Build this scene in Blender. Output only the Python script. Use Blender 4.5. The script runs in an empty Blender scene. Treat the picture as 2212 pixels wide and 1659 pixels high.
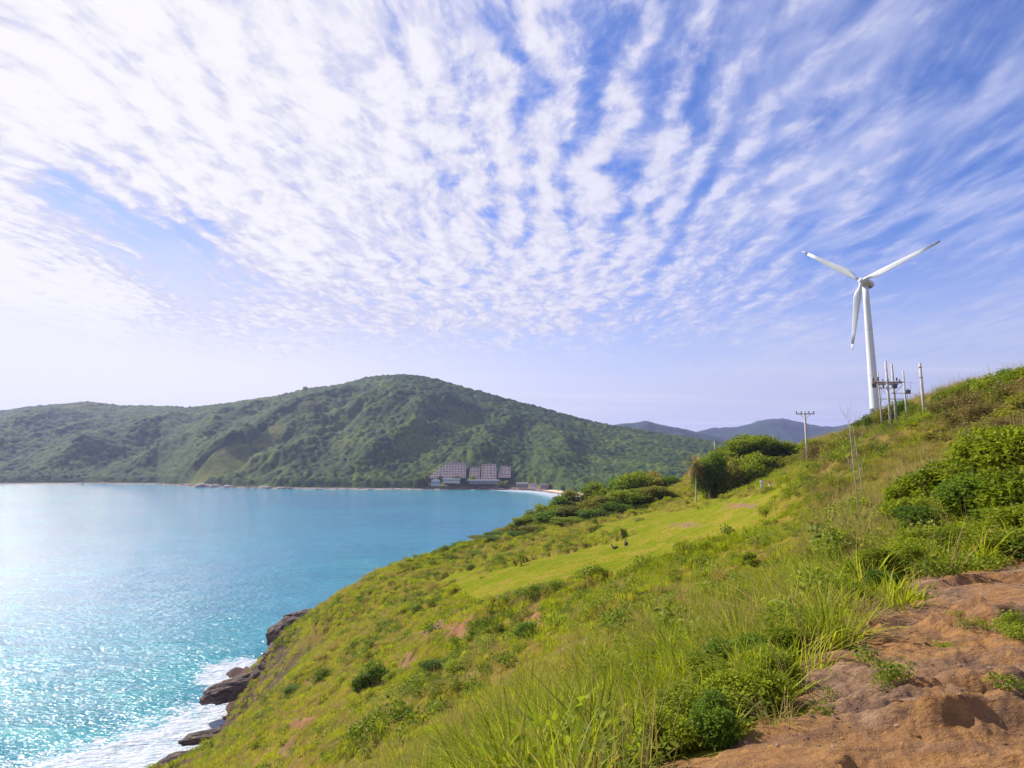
import bpy, bmesh, math, random
import numpy as np
from mathutils import Vector, Matrix
C = bpy.context
COL = C.scene.collection
R = math.radians
rng = np.random.default_rng(7)
random.seed(7)

# ------------------------------------------------------------------ camera
EYE = 60.0
PITCH = R(7.21)
FPX = 569.0
cam_d = bpy.data.cameras.new('camera')
cam = bpy.data.objects.new('camera', cam_d)
COL.objects.link(cam)
cam.location = (0, 0, EYE)
cam.rotation_euler = (R(90) + PITCH, 0, 0)
cam_d.sensor_width = 36
cam_d.lens = 20.0
cam_d.clip_start = 0.1
cam_d.clip_end = 40000
C.scene.camera = cam

# ------------------------------------------------------------------ node helper
class NT:
    def __init__(s, nt):
        s.t = nt; s.n = nt.nodes; s.l = nt.links
    def put(s, sock, v):
        if v is None: return
        if isinstance(v, bpy.types.NodeSocket): s.l.new(v, sock)
        else:
            if hasattr(sock.default_value, '__len__') and not hasattr(v, '__len__'):
                v = (v,) * len(sock.default_value)
            if hasattr(v, '__len__') and len(v) == 3 and len(sock.default_value) == 4: v = tuple(v) + (1,)
            sock.default_value = v
    def m(s, op, a, b=None, c=None, clamp=False):
        n = s.n.new('ShaderNodeMath'); n.operation = op; n.use_clamp = clamp
        for i, v in enumerate((a, b, c)):
            if v is not None: s.put(n.inputs[i], v)
        return n.outputs[0]
    def vm(s, op, a, b=None, sc=None):
        n = s.n.new('ShaderNodeVectorMath'); n.operation = op
        s.put(n.inputs[0], a)
        if b is not None: s.put(n.inputs[1], b)
        if sc is not None: s.put(n.inputs['Scale'], sc)
        return n.outputs['Value'] if op in ('DOT_PRODUCT', 'LENGTH', 'DISTANCE') else n.outputs['Vector']
    def xyz(s, v):
        n = s.n.new('ShaderNodeSeparateXYZ'); s.put(n.inputs[0], v); return n.outputs
    def comb(s, x, y, z):
        n = s.n.new('ShaderNodeCombineXYZ')
        for i, v in enumerate((x, y, z)): s.put(n.inputs[i], v)
        return n.outputs[0]
    def noise(s, vec, scale, detail=3, rough=0.5, dist=0.0, col=False, dim='3D'):
        n = s.n.new('ShaderNodeTexNoise'); n.noise_dimensions = dim
        s.put(n.inputs['Vector'], vec); n.inputs['Scale'].default_value = scale
        n.inputs['Detail'].default_value = detail; n.inputs['Roughness'].default_value = rough
        n.inputs['Distortion'].default_value = dist
        return n.outputs['Color' if col else 'Fac']
    def vor(s, vec, scale, feat='F1', out='Distance'):
        n = s.n.new('ShaderNodeTexVoronoi'); n.feature = feat
        s.put(n.inputs['Vector'], vec); n.inputs['Scale'].default_value = scale
        return n.outputs[out]
    def ss(s, v, a, b, lo=0.0, hi=1.0, kind='SMOOTHSTEP'):
        n = s.n.new('ShaderNodeMapRange'); n.interpolation_type = kind
        s.put(n.inputs['Value'], v)
        for k, q in (('From Min', a), ('From Max', b), ('To Min', lo), ('To Max', hi)): s.put(n.inputs[k], q)
        return n.outputs['Result']
    def mix(s, f, a, b, mode='MIX'):
        n = s.n.new('ShaderNodeMix'); n.data_type = 'RGBA'; n.blend_type = mode
        s.put(n.inputs[0], f); s.put(n.inputs[6], a); s.put(n.inputs[7], b)
        return n.outputs[2]
    def attr(s, name, kind='GEOMETRY', out='Fac'):
        n = s.n.new('ShaderNodeAttribute'); n.attribute_name = name; n.attribute_type = kind
        return n.outputs[out]
    def pos(s):
        return s.n.new('ShaderNodeNewGeometry').outputs['Position']
    def bump(s, h, strength=0.5, dist=1.0, normal=None):
        n = s.n.new('ShaderNodeBump'); n.inputs['Strength'].default_value = strength
        s.put(n.inputs['Distance'], dist); s.put(n.inputs['Height'], h)
        if normal is not None: s.put(n.inputs['Normal'], normal)
        return n.outputs[0]

def new_mat(name):
    m = bpy.data.materials.new(name); m.use_nodes = True
    m.node_tree.nodes.clear()
    N = NT(m.node_tree)
    out = N.n.new('ShaderNodeOutputMaterial')
    return m, N, out
def principled(N, out, **kw):
    p = N.n.new('ShaderNodeBsdfPrincipled')
    for k, v in kw.items():
        N.put(p.inputs[k.replace('_', ' ')], v)
    N.l.new(p.outputs[0], out.inputs['Surface'])
    return p
def plain(name, col, rough=0.6, metal=0.0, var=0.12, scale=4.0, spec=0.4):
    m, N, out = new_mat(name)
    tc = N.n.new('ShaderNodeTexCoord').outputs['Object']
    f = N.noise(tc, scale, 4, 0.6)
    c = N.mix(N.ss(f, 0.3, 0.7), tuple(x * (1 - var) for x in col), tuple(min(1, x * (1 + var)) for x in col))
    principled(N, out, Base_Color=c, Roughness=rough, Metallic=metal, Specular_IOR_Level=spec)
    return m

# picture coordinates (2212 x 1659 reading of the photograph) -> world direction / point
def ray(dx, dy):
    k = 1024 / 2212
    u = (np.asarray(dx, float) * k - 512) / FPX
    v = (384 - np.asarray(dy, float) * k) / FPX
    c, s = math.cos(PITCH), math.sin(PITCH)
    return u, c - v * s, s + v * c
def pt(dx, dy, Y):
    a, b, c = ray(dx, dy)
    return np.array([a / b * Y, Y, EYE + c / b * Y])

# ------------------------------------------------------------------ world and sun
SUN_AZ, SUN_EL = R(-55), R(38)
SUN = Vector((math.sin(SUN_AZ) * math.cos(SUN_EL), math.cos(SUN_AZ) * math.cos(SUN_EL), math.sin(SUN_EL)))
world = bpy.data.worlds.new('World'); C.scene.world = world; world.use_nodes = True
world.node_tree.nodes.clear()
W = NT(world.node_tree)
wout = W.n.new('ShaderNodeOutputWorld')
bg = W.n.new('ShaderNodeBackground'); bg.inputs['Strength'].default_value = 0.092
W.l.new(bg.outputs[0], wout.inputs[0])
sky = W.n.new('ShaderNodeTexSky'); sky.sky_type = 'NISHITA'; sky.sun_disc = False
sky.sun_elevation = SUN_EL; sky.sun_rotation = SUN_AZ
sky.air_density = 1.0; sky.dust_density = 0.6; sky.ozone_density = 4.0; sky.altitude = 60
d = W.vm('NORMALIZE', W.n.new('ShaderNodeTexCoord').outputs['Generated'])
dx_, dy_, dz_ = W.xyz(d)
zc = W.m('ADD', W.m('MAXIMUM', dz_, 0.0), 0.035)
px_ = W.m('DIVIDE', dx_, zc); py_ = W.m('DIVIDE', dy_, zc)
P2 = W.comb(px_, py_, 0.0)
warp = W.vm('SCALE', W.vm('SUBTRACT', W.noise(P2, 0.9, 3, 0.5, col=True), (0.5, 0.5, 0.5)), sc=0.5)
P3 = W.vm('ADD', P2, warp)
# streaks run away from the viewer, slightly to the right
def streak_vec(ang, sx, sy, off):
    n = W.n.new('ShaderNodeMapping'); n.vector_type = 'TEXTURE'
    n.inputs['Rotation'].default_value = (0, 0, R(ang)); n.inputs['Scale'].default_value = (sx, sy, 1)
    n.inputs['Location'].default_value = (off, off * 0.7, 0)
    W.l.new(P3, n.inputs['Vector']); return n.outputs[0]
n1 = W.noise(streak_vec(-3, 1.0, 3.4, 3.1), 8.0, 5, 0.55)
n2 = W.noise(streak_vec(-3, 1.0, 1.8, 9.0), 19.0, 5, 0.62)
n3 = W.noise(P2, 0.55, 3, 0.5)
n4 = W.noise(streak_vec(75, 1.0, 2.6, 5.0), 9.0, 4, 0.6)
tex = W.m('ADD', W.m('ADD', W.m('MULTIPLY', n1, 0.42), W.m('MULTIPLY', n2, 0.18)), W.m('ADD', W.m('MULTIPLY', n3, 0.18), W.m('MULTIPLY', n4, 0.16)))
P4 = W.vm('ADD', P2, W.vm('SCALE', W.vm('SUBTRACT', W.noise(P2, 1.6, 4, 0.55, col=True), (0.5, 0.5, 0.5)), sc=0.55))
p4x, p4y, _ = W.xyz(P4)
rowc = W.m('ADD', p4x, W.m('MULTIPLY', p4y, -0.05))
row_ = W.m('SINE', W.m('MULTIPLY', rowc, 2 * math.pi / 0.155))
rip = W.m('SINE', W.m('MULTIPLY', W.m('ADD', p4y, W.m('MULTIPLY', p4x, 0.6)), 2 * math.pi / 0.26))
fine = W.noise(streak_vec(-3, 1.0, 1.5, 2.0), 34.0, 4, 0.6)
rowm = W.ss(n3, 0.3, 0.6, 0.35, 1.0)
tex = W.m('ADD', W.m('MULTIPLY', W.m('SUBTRACT', tex, 0.5), 1.65), 0.5)
tex = W.m('ADD', tex, W.m('MULTIPLY', W.m('MULTIPLY', row_, rowm), W.ss(dz_, 0.22, 0.5, 0.06, 0.155)))
tex = W.m('ADD', tex, W.m('MULTIPLY', W.m('MULTIPLY', rip, rowm), W.ss(dz_, 0.22, 0.5, 0.015, 0.05)))
tex = W.m('ADD', tex, W.m('MULTIPLY', W.m('SUBTRACT', fine, 0.5), 0.24))
def blob(ddx, ddy, rad, amp):
    v = Vector(tuple(float(q) for q in ray(ddx, ddy))).normalized()
    dist = W.vm('DISTANCE', d, tuple(v))
    return W.m('MULTIPLY', W.ss(dist, 0.0, rad, 1.0, 0.0), amp)
blobs = [(235, 490, .15, -.32), (420, 560, .13, -.31), (90, 440, .10, -.20), (560, 600, .07, -.12),
         (2160, 420, .25, -.16), (2212, 60, .25, -.14), (1760, 520, .07, -.20), (1700, 160, .18, -.08),
         (100, 130, .6, .36), (900, 430, .55, .15), (60, 600, .15, .35), (250, 650, .10, .2), (1400, 600, .40, .10), (1950, 400, .5, .04), (700, 200, .4, .04),
         (0, 400, .06, .1), (640, 520, .08, .12)]
cov = None
for b in blobs:
    x = blob(*b); cov = x if cov is None else W.m('ADD', cov, x)
dens = W.m('ADD', tex, cov)
# cloud sheet ends above the horizon: lower edge follows an arc
edge = W.m('ADD', W.m('MULTIPLY', W.m('ADD', dx_, 0.03), -0.02), W.m('MULTIPLY', W.m('SUBTRACT', n3, 0.5), 0.10))
edge = W.m('ADD', edge, W.m('MULTIPLY', W.m('SUBTRACT', n1, 0.5), 0.10))
el = W.m('ADD', dz_, edge)
sheet = W.ss(el, 0.15, 0.235)
leftness_ = W.ss(dx_, -0.1, 0.75)
alpha = W.m('MULTIPLY', W.m('MULTIPLY', W.ss(dens, 0.27, W.ss(dx_, -0.2, 0.55, 0.56, 0.80)), W.ss(leftness_, 0.0, 1.0, 1.0, 0.72)), sheet, clamp=True)
veil = W.m('MULTIPLY', W.ss(W.m('ADD', n1, n3), 0.75, 1.25), W.m('ADD', W.ss(dx_, 0.1, 0.5, 0.0, 0.45), W.ss(dx_, -0.5, 0.1, 0.35, 0.12)))
veil_old = W.m('ADD', W.ss(W.m('ADD', n3, W.m('MULTIPLY', cov, 0.8)), 0.25, 0.75, 0.12, 0.5), 0.0)
# low streaks in the pale band
n5 = W.noise(W.comb(W.m('MULTIPLY', px_, 0.25), W.m('MULTIPLY', py_, 1.0), 0.0), 1.1, 5, 0.6)
low = W.m('MULTIPLY', W.ss(n5, 0.45, 0.7), W.ss(dz_, 0.02, 0.2, 1.0, 0.0))
sunv = W.ss(W.vm('DOT_PRODUCT', d, tuple(SUN)), 0.0, 1.0)
leftness = W.ss(dx_, -0.6, 0.75)
cbright = W.ss(W.m('ADD', dens, W.m('MULTIPLY', W.m('SUBTRACT', n2, 0.5), 1.0)), 0.3, 0.95, 5.2, 7.0)
ccol = W.mix(1.0, W.mix(leftness, (0.98, 0.955, 1.0), (0.76, 0.77, 0.985)), W.comb(cbright, cbright, cbright), 'MULTIPLY')
skyc = W.mix(1.0, sky.outputs[0], W.mix(W.ss(dx_, -0.5, 0.1), (0.40, 0.58, 1.0), (0.55, 0.78, 1.30)), 'MULTIPLY')
hz_c = W.mix(leftness, (6.9, 6.7, 6.95), (4.1, 4.35, 5.9))
c1 = W.mix(veil, skyc, (4.8, 5.1, 6.8))
horizon = W.ss(dz_, W.ss(dx_, -0.6, 0.3, 0.10, 0.03), W.ss(dx_, -0.6, 0.2, 0.46, 0.38), 0.97, 0.0)
c2 = W.mix(horizon, c1, hz_c)
c2b = W.mix(W.m('MULTIPLY', low, 0.6), c2, (6.6, 6.5, 7.0))
ccol = W.mix(1.0, ccol, W.mix(W.ss(cbright, 5.2, 6.6), (0.88, 0.92, 1.12), (1, 1, 1)), 'MULTIPLY')
c3 = W.mix(alpha, c2b, ccol)
W.l.new(c3, bg.inputs['Color'])

sun_d = bpy.data.lights.new('sun', 'SUN'); sun_d.energy = 5.0; sun_d.angle = R(0.55); sun_d.color = (1.0, 0.93, 0.80)
sun = bpy.data.objects.new('sun', sun_d); COL.objects.link(sun)
sun.rotation_euler = SUN.to_track_quat('Z', 'Y').to_euler()
sun.location = (-50, 0, 120)
vs = C.scene.view_settings
vs.view_transform = 'Standard'; vs.look = 'None'; vs.gamma = 1; vs.exposure = 0.65
HAZE = 0.0001
C.scene.cycles.max_bounces = 8
C.scene.cycles.volume_bounces = 0
C.scene.cycles.transparent_max_bounces = 12

# ------------------------------------------------------------------ numeric helpers
def _h(ix, iy, s=0):
    n = (ix.astype(np.int64) * 374761393 + iy.astype(np.int64) * 668265263 + s * 1274126177) & 0xFFFFFFFF
    n = ((n ^ (n >> 13)) * 1274126177) & 0xFFFFFFFF
    n = n ^ (n >> 16)
    return (n & 0xFFFFFF) / float(0xFFFFFF)
def vnoise(x, y, s=0):
    x = np.asarray(x, float); y = np.asarray(y, float)
    ix = np.floor(x); iy = np.floor(y); fx = x - ix; fy = y - iy
    fx = fx * fx * (3 - 2 * fx); fy = fy * fy * (3 - 2 * fy)
    ix = ix.astype(np.int64); iy = iy.astype(np.int64)
    a = _h(ix, iy, s); b = _h(ix + 1, iy, s); c = _h(ix, iy + 1, s); e = _h(ix + 1, iy + 1, s)
    return (a * (1 - fx) + b * fx) * (1 - fy) + (c * (1 - fx) + e * fx) * fy
def fbm(x, y, o=4, s=0, g=0.5):
    t = 0; a = 1; n = 0
    for i in range(o):
        t = t + a * vnoise(x * 2 ** i + 17.3 * i, y * 2 ** i - 9.1 * i, s + i); n += a; a *= g
    return t / n
def ridged(x, y, o=4, s=0):
    t = 0; a = 1; n = 0
    for i in range(o):
        t = t + a * (1 - abs(2 * vnoise(x * 2 ** i + 5.7 * i, y * 2 ** i + 3.3 * i, s + i) - 1)); n += a; a *= 0.5
    return t / n
def sstep(x, a, b):
    t = np.clip((x - a) / (b - a), 0, 1); return t * t * (3 - 2 * t)
def worley(x, y, cell, s=0, rmin=0.6, rmax=1.0):
    """height of overlapping crown domes, 0..1, and the id hash of the winning dome"""
    gx = np.floor(x / cell).astype(np.int64); gy = np.floor(y / cell).astype(np.int64)
    best = np.zeros_like(x); bid = np.zeros_like(x)
    for i in (-1, 0, 1):
        for j in (-1, 0, 1):
            cx = gx + i; cy = gy + j
            px = (cx + _h(cx, cy, s)) * cell; py = (cy + _h(cx, cy, s + 1)) * cell
            rad = cell * (rmin + (rmax - rmin) * _h(cx, cy, s + 2))
            dd = ((x - px) ** 2 + (y - py) ** 2) / rad ** 2
            h = np.sqrt(np.clip(1 - dd, 0, 1)) * rad / cell / rmax
            m = h > best
            best = np.where(m, h, best); bid = np.where(m, _h(cx, cy, s + 3), bid)
    return best, bid
def in_poly(x, y, poly):
    ins = np.zeros(x.shape, bool); n = len(poly)
    for i in range(n):
        x1, y1 = poly[i]; x2, y2 = poly[(i + 1) % n]
        c = ((y1 > y) != (y2 > y)) & (x < (x2 - x1) * (y - y1) / ((y2 - y1) + 1e-12) + x1)
        ins ^= c
    return ins

def tag(o, label=None, cat=None, group=None, kind=None):
    if label: o['label'] = label
    if cat: o['category'] = cat
    if group: o['group'] = group
    if kind: o['kind'] = kind
    return o
def link(name, me, mat=None, parent=None, smooth=False):
    o = bpy.data.objects.new(name, me); COL.objects.link(o)
    if mat is not None and len(me.materials) == 0: me.materials.append(mat)
    if parent is not None: o.parent = parent
    if smooth: me.polygons.foreach_set('use_smooth', np.ones(len(me.polygons), bool))
    return o
def empty(name, loc, rz=0.0):
    o = bpy.data.objects.new(name, None); COL.objects.link(o)
    o.location = tuple(float(v) for v in loc); o.rotation_euler = (0, 0, rz); o.empty_display_size = 0.3
    return o
def mesh_np(name, V, faces, attrs=None):
    """faces: list of (n,k) int arrays"""
    me = bpy.data.meshes.new(name)
    V = np.asarray(V, np.float32)
    me.vertices.add(len(V)); me.vertices.foreach_set('co', V.ravel())
    loops = np.concatenate([f.ravel() for f in faces]).astype(np.int32)
    cnt = np.concatenate([np.full(len(f), f.shape[1]) for f in faces]).astype(np.int32)
    st = np.concatenate([[0], np.cumsum(cnt)[:-1]]).astype(np.int32)
    me.loops.add(len(loops)); me.loops.foreach_set('vertex_index', loops)
    me.polygons.add(len(cnt)); me.polygons.foreach_set('loop_start', st)
    me.polygons.foreach_set('loop_total', cnt)
    me.update(calc_edges=True)
    for k, a in (attrs or {}).items():
        at = me.attributes.new(k, 'FLOAT', 'POINT'); at.data.foreach_set('value', np.asarray(a, np.float32))
    return me
def grid_faces(nr, nc):
    i = np.arange(nr - 1)[:, None] * nc + np.arange(nc - 1)[None, :]
    i = i.ravel()
    return np.stack([i, i + 1, i + nc + 1, i + nc], 1)

class MB:
    def __init__(s): s.v = []; s.f = []
    def box(s, c, size, rz=0.0, taper=1.0):
        cx, cy, cz = c; sx, sy, sz = (q / 2 for q in size); b = len(s.v); ca, sa = math.cos(rz), math.sin(rz)
        for k in (-1, 1):
            t = taper if k > 0 else 1
            for (i, j) in ((-1, -1), (1, -1), (1, 1), (-1, 1)):
                x, y = i * sx * t, j * sy * t
                s.v.append((cx + x * ca - y * sa, cy + x * sa + y * ca, cz + k * sz))
        s.f += [tuple(b + q for q in f) for f in ((3, 2, 1, 0), (4, 5, 6, 7), (0, 1, 5, 4), (1, 2, 6, 5), (2, 3, 7, 6), (3, 0, 4, 7))]
        return s
    def tube(s, pts, radii, n=8, cap=True):
        pts = [Vector(p) for p in pts]
        if not hasattr(radii, '__len__'): radii = [radii] * len(pts)
        b = len(s.v); prev = None
        for i, p in enumerate(pts):
            t = (pts[min(i + 1, len(pts) - 1)] - pts[max(i - 1, 0)]).normalized()
            if prev is None:
                a = t.orthogonal().normalized()
            else:
                a = (prev - t * prev.dot(t)).normalized()
            prev = a; q = t.cross(a)
            for k in range(n):
                w = 2 * math.pi * k / n
                s.v.append(tuple(p + (a * math.cos(w) + q * math.sin(w)) * radii[i]))
        for i in range(len(pts) - 1):
            for k in range(n):
                a0 = b + i * n + k; a1 = b + i * n + (k + 1) % n
                s.f.append((a0, a1, a1 + n, a0 + n))
        if cap:
            s.f.append(tuple(b + k for k in reversed(range(n))))
            s.f.append(tuple(b + (len(pts) - 1) * n + k for k in range(n)))
        return s
    def build(s, name, mat, parent=None, smooth=False):
        me = bpy.data.meshes.new(name); me.from_pydata(s.v, [], s.f); me.update()
        return link(name, me, mat, parent, smooth)

# ------------------------------------------------------------------ headland ground
CP = [  # display x, display y, depth Y
 (1560,1659,3.0),(1900,1659,2.9),(2212,1659,2.9),(1720,1400,5.3),(2000,1260,7.2),(2212,1235,7.6),(1850,1500,4.0),(2150,1400,4.9),
 (1400,1659,3.4),(1200,1659,5.2),(1000,1659,9.0),(800,1659,17),(600,1659,38),(455,1659,72),(392,1655,104),
 (1400,1500,6.4),(1200,1500,10.5),(1000,1500,20),(800,1500,40),(650,1500,74),(560,1540,116),
 (1600,1350,8.8),(1400,1350,14.5),(1200,1350,27),(1000,1350,50),(800,1350,88),(660,1375,122),
 (1800,1250,10.5),(1600,1250,17.5),(1400,1250,34),(1200,1250,60),(1000,1250,98),(900,1250,126),
 (1340,1180,88),(1550,1180,50),(1150,1185,120),(1700,1180,26),(1900,1180,13),(2100,1180,10),
 (1680,1100,58),(1500,1110,100),(1350,1120,128),(1850,1100,25),(2000,1100,17),(2200,1100,12.5),
 (1680,1055,125),(1500,1085,133),(1770,1045,58),(1560,1075,128),
 (1850,975,45),(1950,945,60),(1878,925,112),(1780,995,88),(2100,955,35),(2212,888,30),(2212,980,18),(2100,1010,20),
 (2030,918,52),(1700,1020,150),(1600,1020,150),
 (470,1580,136),(505,1520,150),(525,1450,172),(420,1630,125),(372,1659,118),(560,1450,140),(535,1545,124),(490,1600,116),
 (575,1425,142),(650,1340,150),(700,1318,155),(860,1258,165),(980,1205,172),(1130,1152,176),(1240,1125,180),(1400,1092,176),
]
CW = [(0,0,58.4),(3,0,58.5),(0,-6,58.8),(6,-5,59.5),(-5,-5,56.8),(-5,0,56.2),(-20,-8,50),(-22,5,48),(-50,5,33),(-75,50,9),(-95,40,-1),(-80,0,15),(-110,0,0),(-100,-40,6),(-50,-50,36),
      (20,0,62.5),(50,5,69),(20,-40,61),(60,-40,70),(66,90,68),(100,60,74),(60,30,70),(90,150,66),(60,175,58),(0,-60,56),
      (0,215,27),(40,215,30),(80,215,40),(20,250,8),(80,260,14),(130,230,40),(150,140,60),(130,300,2),(60,300,-3),
      (-64,160,8),(-66,178,-5),(-90,160,-7),(-80,125,-3),(-100,95,-5),(-48,196,-5),(-20,212,-5),(-5,228,0),(8,260,-5),(20,330,-8),(-100,200,-10),(-130,100,-10),(-40,260,-10),
      (140,380,-6),(220,300,3),(220,150,60),(200,0,80),(100,-100,75),(-60,-120,30),(-140,-60,-4)]
cp = np.array([pt(*c) for c in CP] + [np.array(c, float) for c in CW])
cps = cp[:, :2] / 50.0
def tps(r2): return 0.5 * r2 * np.log(r2 + 1e-12)
n_ = len(cp)
A = np.zeros((n_ + 3, n_ + 3))
r2_ = ((cps[:, None] - cps[None]) ** 2).sum(-1)
A[:n_, :n_] = tps(r2_) + np.eye(n_) * 2e-4
A[:n_, n_] = 1; A[:n_, n_ + 1:] = cps; A[n_, :n_] = 1; A[n_ + 1:, :n_] = cps.T
rhs = np.zeros(n_ + 3); rhs[:n_] = cp[:, 2]
wts = np.linalg.solve(A, rhs)
def base_h(x, y):
    x = np.asarray(x, float); y = np.asarray(y, float); sh = x.shape
    q = np.stack([x.ravel(), y.ravel()], 1) / 50.0
    out = wts[n_] + q @ wts[n_ + 1:]
    for i in range(n_):
        out += wts[i] * tps(((q - cps[i]) ** 2).sum(1))
    return out.reshape(sh)
def to_disp(x, y, z):
    """world -> display coordinates of the photograph (for regions measured on it)"""
    z = z - EYE; c, s = math.cos(PITCH), math.sin(PITCH)
    dep = y * c + z * s; up = -y * s + z * c
    dep = np.where(dep < 0.05, 0.05, dep)
    k = 2212 / 1024
    return (512 + FPX * x / dep) * k, (384 - FPX * up / dep) * k
PATH_D = [(1440,1659),(1560,1615),(1640,1575),(1700,1500),(1715,1440),(1740,1400),(1790,1385),(1860,1385),(1900,1345),(1935,1305),(2010,1258),(2100,1240),(2212,1222)]
def ground_hit(dx, dy):
    a, b, c = (float(q) for q in ray(dx, dy)); t = np.linspace(1, 260, 2600)
    zz = base_h(a / b * t, t); k = np.argmax(zz > EYE + c / b * t) if (zz > EYE + c / b * t).any() else -1
    return np.array([a / b * t[k], t[k], zz[k]])
PATH_W = [tuple(ground_hit(*p)[:2]) for p in PATH_D] + [(9.5, 8.3), (14, 7.6), (14, -6), (0.2, -6), (-0.1, 0), (0.6, 2.2)]
def path_mask(x, y):
    j = (fbm(x * 1.6, y * 1.6, 3, 50) - 0.5) * 0.7
    k = (fbm(x * 1.6, y * 1.6, 3, 60) - 0.5) * 0.7
    return in_poly(x + j, y + k, PATH_W)
MEADOW_D = [(1225,1190),(1290,1160),(1400,1118),(1500,1090),(1560,1073),(1690,1050),(1740,1062),(1680,1105),(1620,1165),(1520,1200),(1420,1240),(1260,1285),(1060,1312),(930,1290),(980,1240),(1100,1215)]
def gnoise(x, y, cx, cy, rx, ry): return np.exp(-(((x - cx) / rx) ** 2 + ((y - cy) / ry) ** 2))
def regions(x, y, z):
    X, Y = to_disp(x, y, z)
    nz = (fbm(x / 9, y / 9, 3, 5) - 0.5)
    n2_ = (fbm(x / 2.0, y / 2.0, 3, 6) - 0.5)
    md = in_poly(X + nz * 110 + n2_ * 50, Y + nz * 46 + n2_ * 16, MEADOW_D) & (y > 25)
    soil = np.zeros(x.shape)
    for (cx, cy, rx, ry, a) in [(1155,1350,55,38,1.0),(960,1385,70,22,1.1),(1480,1135,60,10,.8),(1600,1093,45,9,1.0),(1310,1245,70,12,.7),
                                (660,1570,45,28,1.2),(590,1640,50,26,1.2),(900,1560,40,20,.5),(1000,1330,60,20,.5),(880,1440,30,14,.9),(1200,1460,30,20,.6),
                                (1440,1290,60,14,.45),(1620,1345,40,14,.5),(760,1300,60,14,.5),(1800,1080,45,20,.6)]:
        soil += a * gnoise(X, Y, cx, cy, rx, ry)
    return md, soil, X, Y
def ground_z(x, y, detail=True):
    z = base_h(x, y)
    if not detail: return np.maximum(z, -3)
    md, soil, X, Y = regions(x, y, z)
    pm = path_mask(x, y)
    rr = np.hypot(x, y)
    # rills run straight down the seaward slope
    ang = R(-38); a = x * math.cos(ang) + y * math.sin(ang); b = -x * math.sin(ang) + y * math.cos(ang)
    rill = ridged(b / 7 + fbm(x / 12, y / 12, 2, 3), a / 22, 4, 11)
    lump = fbm(x / 1.7, y / 1.7, 4, 21); big = fbm(x / 6, y / 6, 3, 31)
    slope_amt = sstep(rr, 3, 14) * np.where(md, 0.12, 1.0)
    dz = slope_amt * ((rill - 0.6) * 3.3 * sstep(rr, 12, 40) + (lump - 0.5) * 1.0 * sstep(rr, 3, 20) + (big - 0.5) * 1.8 * sstep(rr, 10, 40))
    # worn rock ledges in the path
    px = x + fbm(x, y, 2, 71) * 1.2; py = y + fbm(x, y, 2, 72) * 0.8
    strata = (px * 0.35 + py * 1.3) * 1.5 + fbm(x * 0.8, y * 0.8, 3, 73) * 2.2
    saw = strata - np.floor(strata); ledge = np.where(saw < 0.82, saw / 0.82, (1 - saw) / 0.18)
    rough = fbm(x * 5, y * 5, 4, 81, 0.6)
    rocky = sstep(fbm(x * 0.55 + 3, y * 0.55, 3, 85), 0.42, 0.6) * sstep(x, 1.2, 2.4)
    ddz = (rough - 0.5) * 0.06 + rocky * ((ledge - 0.5) * 0.10 + (ridged(x * 2.2, y * 2.2, 4, 90) - 0.5) * 0.12 + (ridged(x * 7, y * 7, 3, 91) - .5) * .05) + (fbm(x * .9, y * .9, 2, 95) - .5) * 0.05
    wob = (fbm(x * 1.3, y * 1.3, 4, 77) - .5)
    for (cx, cy, wx, hh_, tail) in ((4.85, 5.25, .8, .18, .9), (2.75, 5.0, .5, .09, .5), (4.2, 4.35, .7, .05, .6), (5.2, 3.9, .9, .07, .6), (3.3, 3.75, .6, .07, .5), (5.6, 6.6, 1.2, .08, 1.0), (2.6, 3.25, .5, .06, .4), (4.1, 3.3, .6, .04, .4)):
        q_ = y + wob * .5 + (x - cx) * .18 - cy
        ddz = ddz + hh_ * sstep(q_, -.03, .05) * np.exp(-np.clip(q_, 0, None) / tail) * np.exp(-((x - cx) / wx) ** 4)
        ddz = ddz - hh_ * .35 * np.exp(-((q_ + .07) / .06) ** 2) * np.exp(-((x - cx) / wx) ** 4)
    crack = sstep(ridged(x * .9 + wob * .6, y * 1.5, 3, 79), .90, .97)
    ddz = ddz - crack * .07 * sstep(x, 1.0, 2.2)
    # cliffs at the waterline
    cl = sstep(z, 22, 6) * (rr > 60)
    dz = dz + cl * (ridged(x / 9, y / 9, 4, 33) - 0.5) * 4.0
    z = z + np.where(pm, ddz * sstep(rr, 0.2, 1.0), dz)
    return np.maximum(z, -3)

fwd = np.linspace(R(-50), R(50), 760)
coarse = np.linspace(R(52), R(308), 90)
TH = np.concatenate([fwd, coarse, [fwd[0] + 2 * math.pi]])
RR = np.exp(np.linspace(math.log(0.6), math.log(420), 860))
TT, RG = np.meshgrid(TH, RR)
GX = RG * np.sin(TT); GY = RG * np.cos(TT)
GZ = ground_z(GX, GY)
GZ[:, -1] = GZ[:, 0]
gmd, gsoil, gX, gY = regions(GX, GY, base_h(GX, GY))
gpm = path_mask(GX, GY)
F = grid_faces(*GX.shape)
fm = gpm.ravel()[F].sum(1) >= 2
zf = GZ.ravel()[F].max(1)
def sub_mesh(name, Fs, attrs):
    used = np.unique(Fs); mp = np.full(GX.size, -1); mp[used] = np.arange(len(used))
    V = np.stack([GX.ravel(), GY.ravel(), GZ.ravel()], 1)[used]
    return mesh_np(name, V, [mp[Fs]], {k: a.ravel()[used] for k, a in attrs.items()})

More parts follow.
